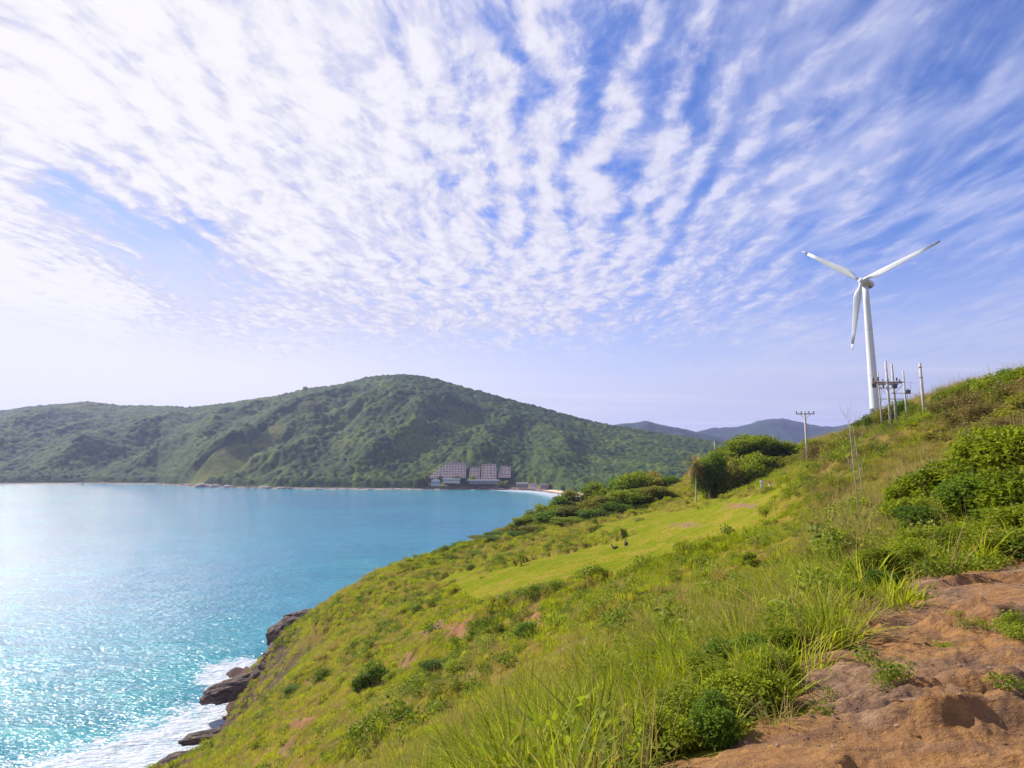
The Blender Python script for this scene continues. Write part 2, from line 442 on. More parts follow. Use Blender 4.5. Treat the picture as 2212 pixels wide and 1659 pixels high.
# ground material
gm, N, out = new_mat('hillside_turf')
p = N.pos()
soil = N.attr('soil'); mead = N.attr('meadow')
nA = N.noise(p, 0.09, 4, 0.6); nB = N.noise(p, 0.5, 5, 0.65); nC = N.noise(p, 2.6, 5, 0.7)
grass = N.mix(N.ss(nB, 0.36, 0.62), (0.075, 0.085, 0.012), (0.19, 0.16, 0.02))
dry = N.mix(nC, (0.12, 0.08, 0.03), (0.27, 0.18, 0.065))
g1 = N.mix(N.ss(N.m('ADD', N.m('MULTIPLY', nA, 0.6), N.m('MULTIPLY', nC, 0.4)), 0.46, 0.62, 0.0, 0.8), grass, dry)
mg = N.mix(N.ss(N.m('ADD', N.m('MULTIPLY', nA, 0.5), N.m('MULTIPLY', nB, 0.5)), 0.40, 0.62), (0.125, 0.16, 0.008), (0.21, 0.185, 0.022))
mg = N.mix(N.ss(N.m('ADD', N.m('MULTIPLY', nB, .6), N.m('MULTIPLY', nC, .4)), 0.50, 0.62, 0, .65), mg, (0.27, 0.17, 0.06))
g2 = N.mix(mead, g1, mg)
so = N.mix(nC, (0.28, 0.12, 0.05), (0.25, 0.15, 0.085))
so = N.mix(N.ss(nA, 0.4, 0.6), so, (0.20, 0.12, 0.095))
sf = N.ss(N.m('ADD', soil, N.m('MULTIPLY', N.m('SUBTRACT', N.m('ADD', N.m('MULTIPLY', nB, .6), N.m('MULTIPLY', nC, .5)), 0.55), 3.2)), 0.45, 0.95)
g3 = N.mix(sf, g2, so)
nz = N.xyz(N.n.new('ShaderNodeNewGeometry').outputs['True Normal'])[2]
hz = N.xyz(p)[2]
rocky = N.m('MULTIPLY', N.ss(N.m('ADD', nz, N.m('MULTIPLY', N.m('SUBTRACT', nB, 0.5), 0.4)), 0.80, 0.62), N.ss(hz, 26.0, 15.0))
rocky = N.m('MAXIMUM', rocky, N.ss(N.m('ADD', hz, N.m('MULTIPLY', N.m('SUBTRACT', nB, 0.5), 6.0)), 4.5, 2.5))
rk = N.mix(nC, (0.045, 0.03, 0.028), (0.17, 0.12, 0.10))
g4 = N.mix(rocky, g3, rk)
principled(N, out, Base_Color=g4, Roughness=1.0, Specular_IOR_Level=0.0,
           Normal=N.bump(N.m('ADD', N.m('MULTIPLY', nB, 0.5), N.m('MULTIPLY', nC, 0.25)), 0.8, 0.7))
mat_ground = gm
gme = sub_mesh('ground', F[~fm & (zf > -2.9)], {'soil': gsoil, 'meadow': gmd.astype(float)})
ground = link('ground', gme, mat_ground, None, True); tag(ground, 'green and ochre grassy headland slope falling to the sea', 'hillside', kind='structure')

# path material: orange worn earth over brown rock
pm_, N, out = new_mat('worn_earth')
p = N.pos()
a1 = N.noise(p, 0.9, 5, 0.6, 0.3); a2 = N.noise(p, 7, 6, 0.72, 0.0)
sv = N.n.new('ShaderNodeMapping'); N.l.new(p, sv.inputs[0]); sv.inputs['Scale'].default_value = (1.0, 3.4, 3.0); sv.inputs['Rotation'].default_value = (0, 0, R(-14))
a3 = N.noise(sv.outputs[0], 2.6, 8, 0.72, 0.25); a4 = N.noise(p, 40, 3, 0.7)
earth = N.mix(N.ss(a2, 0.3, 0.7), (0.30, 0.145, 0.048), (0.42, 0.225, 0.085))
earth = N.mix(N.ss(a3, 0.40, 0.62, 0, .8), earth, (0.20, 0.105, 0.06))
rock = N.mix(N.ss(a3, 0.35, 0.65), (0.13, 0.075, 0.052), (0.37, 0.225, 0.13))
pc = N.mix(N.ss(a1, 0.46, 0.56), earth, rock)
pc = N.mix(N.ss(a2, 0.60, 0.75, 0, .5), pc, (0.12, 0.07, 0.05))
pc = N.mix(N.ss(a4, 0.62, 0.75, 0, .5), pc, (0.46, 0.31, 0.2))
hh = N.m('ADD', N.m('ADD', N.m('MULTIPLY', a3, 0.05), N.m('MULTIPLY', a2, 0.035)), N.m('MULTIPLY', a4, 0.008))
principled(N, out, Base_Color=pc, Roughness=0.93, Specular_IOR_Level=0.2, Normal=N.bump(hh, 1.0, 1.6))
path = link('path', sub_mesh('path', F[fm & (zf > -2.9)], {}), pm_, None, True)
tag(path, 'orange earth footpath with worn rock ledges', 'path', kind='structure')

# ------------------------------------------------------------------ far mountain with forest
shoreX = [-2500, -600, 0, 200, 350, 430, 600, 900, 1060, 1150, 1240, 1400, 1700, 2300, 3600]
shoreD = [1045, 1046, 1046, 1045, 1046, 1052, 1056, 1058, 1058, 1060, 1072, 1100, 1100, 1100, 1100]
def shoreY(X):
    dyy = np.interp(X, shoreX, shoreD)
    a, b, c = ray(X, dyy); return -EYE / (c / b)
skyX = [-2500, -900, -300, 0, 60, 120, 190, 260, 330, 420, 470, 520, 600, 650, 700, 745, 790, 850, 890, 940, 1000, 1050, 1100, 1150, 1200, 1290, 1400, 1530, 1620, 1800, 2300, 3600]
skyD = [930, 920, 900, 890, 881, 876, 870, 878, 879, 881, 876, 869, 857, 845, 838, 831, 818, 812, 812, 820, 838, 851, 865, 878, 892, 916, 934, 955, 966, 975, 978, 980]
rdX = [-2500, 0, 250, 500, 850, 1100, 1400, 1600, 2300, 3600]
rdY = [2600, 2050, 2000, 1850, 1640, 1600, 1580, 1500, 1500, 1500]
def mtn(X, t):
    """X display column, t 0 shore..1 ridge..2 behind"""
    Y0 = shoreY(X); Y1 = np.interp(X, rdX, rdY)
    a, b, c = ray(X, np.interp(X, skyX, skyD))
    Zr = EYE + c / b * Y1 - 9
    Y = Y0 + (Y1 - Y0) * t
    tt = np.clip(t, 0, 1)
    prof = np.interp(tt, [0, .04, .12, .5, .8, 1], [0, .02, .10, .50, .82, 1.0])
    # broad, almost flat valley behind the beach
    flat = sstep(X, 1120, 1330)
    prof = prof * (1 - flat) + flat * np.interp(tt, [0, .1, .25, .5, .8, 1], [0, .03, .06, .3, .75, 1.0])
    Z = Zr * prof
    x = a / b * Y; y = Y
    # spurs: ridges that come down from the summit to the left
    sp = 0
    for (x0, x1, wd, h, t1) in ((395, 860, 75, 40, .96), (560, 960, 60, 26, .9), (250, 690, 55, 30, .92), (90, 480, 60, 26, .9), (740, 1080, 55, 22, .85), (-150, 200, 80, 30, .9), (980, 1190, 45, 16, .8), (1130, 1330, 45, 14, .8)):
        xc = x0 + (x1 - x0) * tt + 22 * np.sin(tt * 9 + x0) + 10 * np.sin(tt * 23 + x0)
        q = np.abs(X - xc) / wd
        sp = sp + 1.5 * h * np.exp(-q ** 1.6) * np.clip(tt * 5, 0, 1) * sstep(tt, t1 + .06, t1 - .35)
    gul = (ridged(x / 230, y / 260, 4, 101) - 0.62) * 55 + (fbm(x / 60, y / 60, 3, 105) - 0.5) * 14
    env = sstep(tt, 0.0, 0.25) * sstep(tt, 1.0, 0.72)
    Z = Z + (sp - 10) * sstep(tt, 0, .15) * sstep(tt, 1.0, .8) + gul * env * (1 - .6 * flat)
    # behind the ridge it falls away
    Z = np.where(t > 1, Z - (t - 1) ** 1.2 * Zr * 0.9, Z)
    Z = Z + np.where(t <= 0, t * 60, 0)
    return x, y, Z
XC = np.linspace(-1500, 2700, 1150)
T = np.concatenate([[-0.05, -0.02], np.linspace(0, 1.06, 330), np.linspace(1.1, 1.9, 16)])
MX, MT = np.meshgrid(XC, T)
mx, my, mz = mtn(MX, MT)
mm, N, out = new_mat('hill_grass_and_rock')
p = N.pos()
e1 = N.noise(p, 0.02, 5, 0.65); e2 = N.noise(p, 0.12, 4, 0.7)
hc = N.mix(N.ss(e1, 0.4, 0.6), (0.075, 0.11, 0.018), (0.17, 0.175, 0.035))
hc = N.mix(N.ss(e2, 0.5, 0.7, 0, .5), hc, (0.20, 0.15, 0.07))
zz = N.xyz(p)[2]
rc = N.mix(N.ss(e2, 0.4, 0.62), (0.30, 0.23, 0.19), (0.10, 0.07, 0.06))
hc = N.mix(N.ss(N.m('ADD', zz, N.m('MULTIPLY', N.m('SUBTRACT', e2, .5), 10.)), 5.0, 2.0), hc, rc)
principled(N, out, Base_Color=hc, Roughness=0.95, Specular_IOR_Level=0.1, Normal=N.bump(e2, 0.8, 6.0))
V = np.stack([mx.ravel(), my.ravel(), mz.ravel()], 1)
hill = link('hill', mesh_np('hill', V, [grid_faces(*mx.shape)]), mm, None, True)
tag(hill, 'large green hill across the bay', 'hill', kind='structure')
# forest canopy: crown domes over the slope; dips under the hill where it is open grass
def forest_amt(X, t, x, y):
    xs = 395 + (860 - 395) * t + 22 * np.sin(t * 9 + 395)
    open1 = np.exp(-((X - xs - 25) / 34) ** 2) * sstep(t, .93, .6) * 1.0
    xs2 = 560 + 400 * t
    open1 = open1 + 0.45 * np.exp(-((X - xs2 - 15) / 26) ** 2) * sstep(t, .9, .5)
    open1 = open1 + 1.0 * np.exp(-((X - 500) / 90) ** 2 - ((t - .10) / .07) ** 2)
    n = fbm(x / 55, y / 55, 4, 120)
    return 0.56 - open1 * 0.62 + (n - 0.5) * 1.1
fa = forest_amt(MX, np.clip(MT, 0, 1), mx, my)
d1, i1 = worley(mx, my, 9, 130); d2, i2 = worley(mx + 400, my, 7, 140)
can = 4.5 + 8.5 * d1 + 4.5 * d2 + (fbm(mx / 2.5, my / 2.5, 2, 150) - .5) * 2.4
near_sh = sstep(MT, 0.012, 0.04)
cz = mz + can * np.clip(fa * 3.2, -0.5, 1) * near_sh - 2.0 * (1 - near_sh) - 1.0 * (fa < 0)
beach_open = ((MX > 1050) & (MX < 1320) & (MT < 0.085))
hot = (MX > 915) & (MX < 1125) & (MT < 0.085)
cz = np.where(beach_open | hot, mz - 3, cz)
fo, N, out = new_mat('forest_canopy')
p = N.pos(); f1 = N.noise(p, 0.012, 4, 0.6); f2 = N.noise(p, 0.25, 4, 0.7); tid = N.attr('tid')
fc = N.mix(tid, (0.013, 0.034, 0.010), (0.08, 0.132, 0.012))
fc = N.mix(N.ss(f1, 0.50, 0.64, 0, .65), fc, (0.13, 0.165, 0.016))
fc = N.mix(N.ss(f2, 0.45, 0.62, 0, .7), fc, (0.014, 0.03, 0.012))
principled(N, out, Base_Color=fc, Roughness=0.9, Specular_IOR_Level=0.12, Normal=N.bump(f2, 1.0, 2.0))
V = np.stack([mx.ravel(), my.ravel(), cz.ravel()], 1)
forest = link('forest', mesh_np('forest', V, [grid_faces(*mx.shape)], {'tid': (i1 * .7 + i2 * .3).ravel()}), fo, None, False)
tag(forest, 'dark green forest covering the hill across the bay', 'forest', kind='stuff')

# distant ranges
def far_range(name, label, pts, Yd, seed):
    xs = np.linspace(pts[0][0], pts[-1][0], 260); sd = np.interp(xs, [q[0] for q in pts], [q[1] for q in pts])
    t = np.linspace(0, 2, 60); X_, T_ = np.meshgrid(xs, t)
    a, b, c = ray(X_, np.broadcast_to(sd, X_.shape))
    Zr = EYE + c / b * Yd
    Y = Yd - 700 + 700 * T_
    tt = 1 - np.abs(1 - T_)
    x = a / b * Y
    z = Zr * sstep(tt, -0.25, 1.1) / sstep(np.array(1.0), -.25, 1.1) + (ridged(x / 420, Y / 420, 5, seed) - 0.6) * 90 * np.sin(np.clip(tt, 0, 1) * math.pi) + (fbm(x / 40, Y / 40, 3, seed + 9) - .5) * 14
    z = np.where(tt < 0.02, -2, z)
    m, N, out = new_mat('distant_forest'); p = N.pos()
    q = N.noise(p, 0.006, 5, 0.7)
    principled(N, out, Base_Color=N.mix(N.ss(q, .4, .6), (0.012, 0.03, 0.03), (0.03, 0.06, 0.045)), Roughness=0.95, Specular_IOR_Level=0.1)
    o = link(name, mesh_np(name, np.stack([x.ravel(), Y.ravel(), z.ravel()], 1), [grid_faces(*x.shape)]), m, None, True)
    tag(o, label, 'hill', kind='structure')
far_range('distant_hill', 'low blue hill behind the right end of the forested hill', [(900,975),(1150,950),(1290,925),(1350,915),(1400,911),(1450,922),(1500,932),(1560,948),(1640,962),(1800,975)], 3300, 201)
far_range('distant_hill', 'rounded blue hill behind the utility pole', [(1300,970),(1400,948),(1500,934),(1540,925),(1600,921),(1640,908),(1690,903),(1730,912),(1770,920),(1800,922),(1850,912),(1950,905),(2100,925),(2400,950)], 4200, 221)

# ------------------------------------------------------------------ sea
sea_m, N, out = new_mat('sea_water')
p = N.pos()
sh = N.attr('shallow'); fm_ = N.attr('foam')
lp = N.n.new('ShaderNodeMapping'); N.l.new(p, lp.inputs[0]); lp.inputs['Rotation'].default_value = (0, 0, R(-22)); lp.inputs['Scale'].default_value = (1, 2.4, 1)
w1 = N.noise(lp.outputs[0], 0.035, 4, 0.6, 0.5); w2 = N.noise(lp.outputs[0], 0.16, 4, 0.6, 0.4); w3 = N.noise(lp.outputs[0], 0.42, 2, 0.6, 0.2); w4 = N.noise(p, 1.1, 1, 0.5)
pn = N.noise(p, 0.006, 4, 0.6)
deep = N.mix(N.ss(pn, 0.35, 0.65), (0.06, 0.22, 0.38), (0.065, 0.27, 0.42))
turq = N.mix(N.ss(w1, 0.35, 0.65), (0.015, 0.20, 0.25), (0.045, 0.33, 0.35))
wc = N.mix(N.m('ADD', sh, N.m('MULTIPLY', N.m('SUBTRACT', w1, .5), 0.5), clamp=True), deep, turq)
fn = N.noise(lp.outputs[0], 0.22, 7, 0.72, 1.4); fn2 = N.noise(lp.outputs[0], 1.1, 5, 0.7, 0.8)
fmix = N.m('ADD', N.m('MULTIPLY', fn, 0.7), N.m('MULTIPLY', fn2, 0.3))
foam = N.ss(N.m('ADD', fm_, N.m('MULTIPLY', N.m('SUBTRACT', fmix, 0.5), 2.6)), 0.42, 0.72)
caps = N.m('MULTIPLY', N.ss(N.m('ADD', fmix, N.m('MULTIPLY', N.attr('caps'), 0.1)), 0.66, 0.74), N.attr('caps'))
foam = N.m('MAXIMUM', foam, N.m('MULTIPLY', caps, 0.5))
glitter_fleck = N.m('MULTIPLY', N.m('MULTIPLY', N.ss(N.noise(lp.outputs[0], 0.95, 3, 0.7), 0.60, 0.68), N.ss(w2, .40, .60)), N.attr('glitter_flecks'))  # sun glitter painted as small white flecks, strongest on the left
foam = N.m('MAXIMUM', foam, N.m('MULTIPLY', glitter_fleck, 0.8))  # painted glitter joins the real foam in one mask
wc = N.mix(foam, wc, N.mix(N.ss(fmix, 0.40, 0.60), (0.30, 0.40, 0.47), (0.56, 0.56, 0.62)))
hgt = N.m('ADD', N.m('ADD', N.m('MULTIPLY', w1, 1.6), N.m('MULTIPLY', w2, 0.75)), N.m('ADD', N.m('MULTIPLY', w3, 0.85), N.m('MULTIPLY', w4, 0.18)))
rough = N.m('ADD', 0.10, N.m('MULTIPLY', foam, 0.7))
principled(N, out, Base_Color=wc, Roughness=rough, IOR=1.33, Specular_IOR_Level=0.5, Normal=N.bump(hgt, 1.0, 1.0))
tS = np.concatenate([np.linspace(R(-75), R(50), 520), np.linspace(R(53), R(282), 40), [R(285)]])
rS = np.concatenate([np.exp(np.linspace(math.log(20), math.log(2400), 420)), np.exp(np.linspace(math.log(2500), math.log(6500), 20))])
ST, SR = np.meshgrid(tS, rS)
sx = SR * np.sin(ST); sy = SR * np.cos(ST)
hb = np.where(SR < 600, base_h(sx, sy), -20)
dep_px = to_disp(sx, np.maximum(sy, 1), np.zeros_like(sx))
dsh = shoreY(dep_px[0]) - sy           # metres to the far shore
near_shore = np.where(SR < 600, hb, -20)
shallow = np.clip(1.0 - (-near_shore - 1) / 14.0, 0, 1) * (SR < 600) * .9
shallow = np.maximum(shallow, np.exp(-((SR - 120) / 140) ** 2) * 0.75)
shallow = np.maximum(shallow, np.exp(-np.clip(dsh - 5, 0, None) / np.interp(dep_px[0], [0, 700, 1000, 1250], [60, 60, 170, 320])) * (sy > 100) * 0.95)
wav = fbm(sx / 30, sy / 30, 3, 300)
foamA = sstep(near_shore + (wav - .5) * 4, -6.5, -1.5) * (SR < 350)
# the surf zone widens below the slope at the left
Lx, Ly = dep_px
dd = (Ly - (1398 + (560 - Lx) * 0.40 + (wav - .5) * 110))
foamA = np.maximum(foamA, sstep(dd, -40, 110) * (SR < 260) * (Lx < 700) * 0.85)
foamB = np.exp(-np.clip(dsh - 1, 0, None) / np.interp(dep_px[0], [0, 300, 700, 1050, 1150, 1250], [4, 6, 4, 8, 110, 240])) * (sy > 300)
foam_a = np.clip(np.maximum(foamA, foamB * .95), 0, 1)
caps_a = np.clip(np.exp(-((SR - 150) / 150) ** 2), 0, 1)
szz = (fbm(sx / 22, sy / 14, 3, 310) - .5) * 1.0 * sstep(SR, 800, 150) + foam_a * (fbm(sx / 4, sy / 4, 3, 320) - .5) * .8 * (SR < 350)
sea = link('water', mesh_np('water', np.stack([sx.ravel(), sy.ravel(), szz.ravel()], 1), [grid_faces(*sx.shape)], {'shallow': shallow.ravel(), 'foam': foam_a.ravel(), 'caps': caps_a.ravel(), 'glitter_flecks': (sstep(dep_px[0], 900, 0) * sstep(SR, 900, 250)).ravel()}), sea_m, None, True)
tag(sea, 'turquoise sea in the bay with white surf', 'sea', kind='structure')

# beach
bx = np.linspace(1020, 1420, 160); bt = np.linspace(0, 1, 24)
BX, BT = np.meshgrid(bx, bt)
Yb = shoreY(BX) - 6 + BT * 72
a, b, c = ray(BX, np.full_like(BX, 1050.0))
bz = -0.15 + 2.9 * sstep(BT, 0, .9) + (fbm(BX / 8, Yb / 6, 3, 400) - .5) * .4 - 2.5 * sstep(BX, 1075, 1030)
bm_, N, out = new_mat('beach_sand'); p = N.pos()
sd = N.mix(N.noise(p, .3, 4, .6), (0.52, 0.38, 0.25), (0.66, 0.52, 0.38))
sd = N.mix(N.ss(N.xyz(p)[2], 0.7, 0.1), sd, (0.30, 0.22, 0.15))
principled(N, out, Base_Color=sd, Roughness=0.9)
beach = link('beach', mesh_np('beach', np.stack([(a / b * Yb).ravel(), Yb.ravel(), bz.ravel()], 1), [grid_faces(*BX.shape)]), bm_, None, True)
tag(beach, 'pale sand beach at the head of the bay', 'beach', kind='structure')

# ------------------------------------------------------------------ plant materials
def leaf_mat(name, dark, light, dry=None, transl=0.45, rough=0.5, inst=False):
    m, N, out = new_mat(name)
    t = N.attr('tint')
    r = N.attr('itint', 'INSTANCER') if inst else N.n.new('ShaderNodeObjectInfo').outputs['Random']
    f = N.m('ADD', N.m('MULTIPLY', t, 0.65), N.m('MULTIPLY', r, 0.35))
    c = N.mix(N.ss(f, 0.1, 0.85, kind='LINEAR'), dark, light)
    if dry is not None:
        c = N.mix(N.ss(N.m('ADD', t, N.m('MULTIPLY', r, 0.5)), 1.05, 1.3), c, dry)
    d_ = N.n.new('ShaderNodeBsdfPrincipled'); N.put(d_.inputs['Base Color'], c); d_.inputs['Roughness'].default_value = rough; d_.inputs['Specular IOR Level'].default_value = 0.12
    tr = N.n.new('ShaderNodeBsdfTranslucent')
    N.put(tr.inputs['Color'], N.mix(1.0, c, (1.25, 1.3, 0.7), 'MULTIPLY'))
    mx_ = N.n.new('ShaderNodeMixShader'); mx_.inputs[0].default_value = transl
    N.l.new(d_.outputs[0], mx_.inputs[1]); N.l.new(tr.outputs[0], mx_.inputs[2]); N.l.new(mx_.outputs[0], out.inputs['Surface'])
    return m
M_leaf = leaf_mat('fresh_leaves', (0.10, 0.145, 0.012), (0.30, 0.34, 0.022))
M_dark = leaf_mat('deep_green_leaves', (0.05, 0.095, 0.014), (0.17, 0.25, 0.03))
M_olive = leaf_mat('olive_leaves', (0.13, 0.14, 0.02), (0.30, 0.28, 0.045), (0.28, 0.17, 0.07))
M_brown = leaf_mat('dry_brown_leaves', (0.12, 0.08, 0.03), (0.25, 0.19, 0.07), (0.30, 0.16, 0.08), 0.3)
M_grass = leaf_mat('grass_blades', (0.13, 0.165, 0.012), (0.46, 0.50, 0.028), (0.48, 0.33, 0.10), 0.5, 0.45, True)
M_dry = leaf_mat('dry_grass_blades', (0.22, 0.16, 0.05), (0.46, 0.35, 0.16), None, 0.4, 0.6, True)
M_weed = leaf_mat('undergrowth_leaves', (0.055, 0.095, 0.014), (0.30, 0.35, 0.03), None, 0.45, 0.5, True)
M_bark = plain('bark', (0.20, 0.15, 0.11), 0.9, scale=9, var=.3)
M_palebark = plain('pale_bark', (0.42, 0.36, 0.30), 0.9, scale=9, var=.25)

def leaves_mesh(name, P, Nrm, L, W, seed, tint=None, droop=0.25):
    """P positions, Nrm outward directions; each leaf one folded pair of triangles"""
    g = np.random.default_rng(seed); n = len(P)
    L = L * g.uniform(.65, 1.25, n)[:, None]; W = W * g.uniform(.7, 1.2, n)[:, None]
    a = Nrm + g.normal(0, .55, (n, 3)); a[:, 2] -= droop; a /= np.linalg.norm(a, axis=1)[:, None]
    up = np.tile([0, 0, 1.], (n, 1)) + g.normal(0, .5, (n, 3))
    s = np.cross(a, up); s /= np.linalg.norm(s, axis=1)[:, None] + 1e-9
    nn = np.cross(s, a)
    b = P - a * L * .5; t = P + a * L * .5
    l = P - s * W * .5 + nn * W * .18; r = P + s * W * .5 + nn * W * .18
    V = np.stack([b, l, t, r], 1).reshape(-1, 3)
    i = np.arange(n) * 4
    Ft = np.concatenate([np.stack([i, i + 3, i + 2], 1), np.stack([i, i + 2, i + 1], 1)])
    if tint is None: tint = g.uniform(0, 1, n)
    return mesh_np(name, V, [Ft], {'tint': np.repeat(tint, 4)})

def crown_points(n, lobes, seed, shell=0.6):
    """lobes: list of (centre, radii). returns positions, normals, lobe index"""
    g = np.random.default_rng(seed)
    vol = np.array([np.prod(r) ** (2 / 3) for c, r in lobes]); k = g.choice(len(lobes), n, p=vol / vol.sum())
    Cn = np.array([c for c, r in lobes])[k]; Rd = np.array([r for c, r in lobes])[k]
    v = g.normal(0, 1, (n, 3)); v /= np.linalg.norm(v, axis=1)[:, None]
    rad = np.where(g.random(n) < shell, g.uniform(.8, 1.08, n), g.uniform(.25, .95, n))
    # small twig clusters make the outline uneven
    q = np.round(v * 3.0) ; jit = _h((q[:, 0] * 31 + k * 7).astype(np.int64), (q[:, 1] * 17 + q[:, 2] * 53).astype(np.int64), seed)
    rad = rad * (.80 + .42 * jit)
    P = Cn + v * Rd * rad[:, None]
    keep = P[:, 2] > 0.01
    return P[keep], v[keep], (jit * 0.5 + 0.5 * _h(k.astype(np.int64), k.astype(np.int64) * 3, seed))[keep]

def make_lobes(seed, n, w=.5, flat=.36, zc=.5, ground=True):
    g = np.random.default_rng(seed); L = []
    for i in range(n):
        a = g.uniform(0, 2 * math.pi); rr = w * .62 * math.sqrt(g.random())
        s = g.uniform(.5, 1.0)
        z = zc + g.uniform(-.28, .26) * (1 - rr / w * .4) - (rr / w) * .12
        rz = flat * .62 * s * g.uniform(.8, 1.25)
        z = min(z, 1.0 - rz)
        L.append(((math.cos(a) * rr, math.sin(a) * rr, z), (w * .52 * s, w * .52 * s, rz)))
    if ground:
        for i in range(4):
            a = g.uniform(0, 6.28); L.append(((math.cos(a) * w * .45, math.sin(a) * w * .45, .2), (w * .42, w * .42, .24)))
    return L
def limbs(lobes, seed, r0=.03, base=.0, fork=.25, bend=.05, trunk=None):
    g = np.random.default_rng(seed); mb = MB()
    if trunk:
        mb.tube([(0, 0, -.08), (bend * .3, 0, fork * .5), (bend * .6, 0, fork)], [r0 * 1.25, r0, r0 * .85], 8)
    for c, r in lobes:
        c = Vector(c); s = Vector((bend * .6, 0, fork)) if trunk else Vector((g.normal(0, .03), g.normal(0, .03), -.05))
        mid = s.lerp(c, .5) + Vector((g.normal(0, .04), g.normal(0, .04), g.normal(0, .02) - .02))
        mb.tube([s, mid, c], [r0 * .6, r0 * .4, r0 * .15], 5)
        for q in range(3):
            e = c + Vector((g.normal(0, 1), g.normal(0, 1), g.normal(.3, .8))).normalized() * r[0] * .85
            mb.tube([mid.lerp(c, .6), c.lerp(e, .5) , e], [r0 * .25, r0 * .15, r0 * .06], 4)
    return mb
# prototype meshes, unit height and about unit width
PROTO = {}
def proto_shrub(key, seed, nl, nleaf, leaf, mat, ground=True, shell=.6, **kw):
    lobes = make_lobes(seed, nl, ground=ground, **kw)
    P, Nn, t = crown_points(nleaf, lobes, seed, shell)
    g = np.random.default_rng(seed + 5)
    me = leaves_mesh('foliage', P, Nn, leaf, leaf * .55, seed, np.clip(t * .7 + g.uniform(0, .35, len(P)), 0, 1)); me.materials.append(mat)
    sb = limbs(lobes[:nl], seed, .022 if ground else .035, fork=.3, trunk=not ground)
    sm = bpy.data.meshes.new('stem'); sm.from_pydata(sb.v, [], sb.f); sm.update(); sm.materials.append(M_bark)
    PROTO[key] = (me, sm)
for i in range(3):
    proto_shrub('fresh%d' % i, 11 + i, 11, 9000, .058, M_leaf)
    proto_shrub('dark%d' % i, 21 + i, 10, 8000, .06, M_dark)
    proto_shrub('olive%d' % i, 31 + i, 11, 8000, .058, M_olive)
    proto_shrub('brown%d' % i, 41 + i, 12, 3800, .05, M_brown, shell=.4)
    proto_shrub('tree%d' % i, 51 + i, 12, 9000, .05, M_leaf, ground=False, zc=.66, flat=.32)
    proto_shrub('dtree%d' % i, 61 + i, 12, 9000, .05, M_dark, ground=False, zc=.64, flat=.34)
    proto_shrub('near%d' % i, 71 + i, 15, 12000, .062, M_leaf)
    proto_shrub('neard%d' % i, 81 + i, 14, 12000, .062, M_dark)
def plant_at(kind, loc, w, h, rz, label, cat, group, name='shrub', part='foliage', stem='stem'):
    me, sm = PROTO[kind]
    root = empty(name, loc, rz); root.scale = (w, w, h)
    f = link(part, me, None, root); s = link(stem, sm, None, root)
    tag(root, label, cat, group)
    return root
def ghz(x, y): return float(ground_z(np.array([x]), np.array([y]))[0])
ORD = ['first', 'second', 'third', 'fourth', 'fifth', 'sixth', 'seventh', 'eighth', 'ninth', 'tenth', 'eleventh', 'twelfth', 'thirteenth', 'fourteenth', 'fifteenth', 'sixteenth', 'seventeenth', 'eighteenth', 'nineteenth', 'twentieth']
def bush(dx, top, wd, Y, kind, label, group, name='shrub', cat='shrub', hmin=.3, **kw):
    P = pt(dx, top, Y); z = ghz(P[0], P[1])
    h = max(P[2] - z, hmin); w = wd * .4629 / FPX * Y * 1.35
    return plant_at(kind, (P[0], P[1], z - .05 * h), w, h * 1.16, random.uniform(0, 6.28), label, cat, group, name, **kw)
def row(items, kinds, text, group, **kw):
    items = sorted(items)
    for i, (dx, top, wd, Y) in enumerate(items):
        bush(dx, top, wd, Y, kinds[i % len(kinds)], text % ORD[i], group, **kw)

row([(1150,1098,60,168),(1183,1080,65,170),(1217,1064,65,172),(1252,1050,70,174),(1290,1036,75,176),(1331,1024,80,176),(1372,1012,85,174),(1408,1008,80,172),(1436,1022,50,170)],
    ['olive0','fresh1','dark0','olive1','fresh2','dark1','fresh0','olive2','dark2'], 'bushy shrub along the seaward crest above the beach, %s from the left', 'shrubs along the seaward crest')
row([(1105,1128,70,158),(1150,1110,85,158),(1205,1094,90,156),(1258,1082,95,154),(1310,1066,100,152),(1360,1052,100,150),(1412,1042,90,150),(1290,1098,80,142),(1230,1116,70,142),(1165,1134,65,142),(1340,1082,70,143),(1085,1148,60,150),(1120,1146,60,145)],
    ['dark1','olive0','dark2','fresh0','olive2','dark0','fresh1','olive1'], 'low spreading shrub between the meadow and the crest bushes, %s from the left', 'low shrubs beside the meadow')
row([(1010,1184,50,150),(1050,1162,60,152),(985,1199,40,140),(1035,1190,45,138),(1070,1168,50,144)], ['olive1','dark0','fresh2'], 'small shrub at the cliff edge where the slope narrows, %s from the left', 'small shrubs at the cliff edge')
row([(1558,978,80,146),(1598,958,95,150),(1648,946,110,152),(1700,958,95,150),(1738,955,85,148)], ['tree0','tree1','tree2','tree0','tree1'],
    'leafy green tree on the rise behind the meadow, %s from the left', 'trees behind the meadow', name='tree', cat='tree', part='crown', stem='trunk')
row([(1545,995,60,136),(1583,980,75,136),(1625,975,80,134),(1672,985,70,136),(1708,978,75,134),(1742,970,70,126),(1655,1022,60,128),(1725,1024,55,122)],
    ['fresh1','olive0','fresh2','olive2','fresh0','olive1'], 'green shrub at the top edge of the meadow, %s from the left', 'shrubs at the top of the meadow')
bush(1531, 984, 62, 134, 'dtree2', 'dark round tree standing close beside the tattered palm', None, name='tree', cat='tree', part='crown', stem='trunk')
row([(1755,962,60,92),(1782,948,70,80),(1815,940,70,72),(1850,928,70,66),(1775,990,55,60),(1812,972,60,54),(1868,918,50,70)], ['brown0','olive1','brown1','brown2','olive2','brown0'],
    'brown twiggy bush on the ridge between utility pole and turbine, %s from the left', 'brown bushes on the ridge')
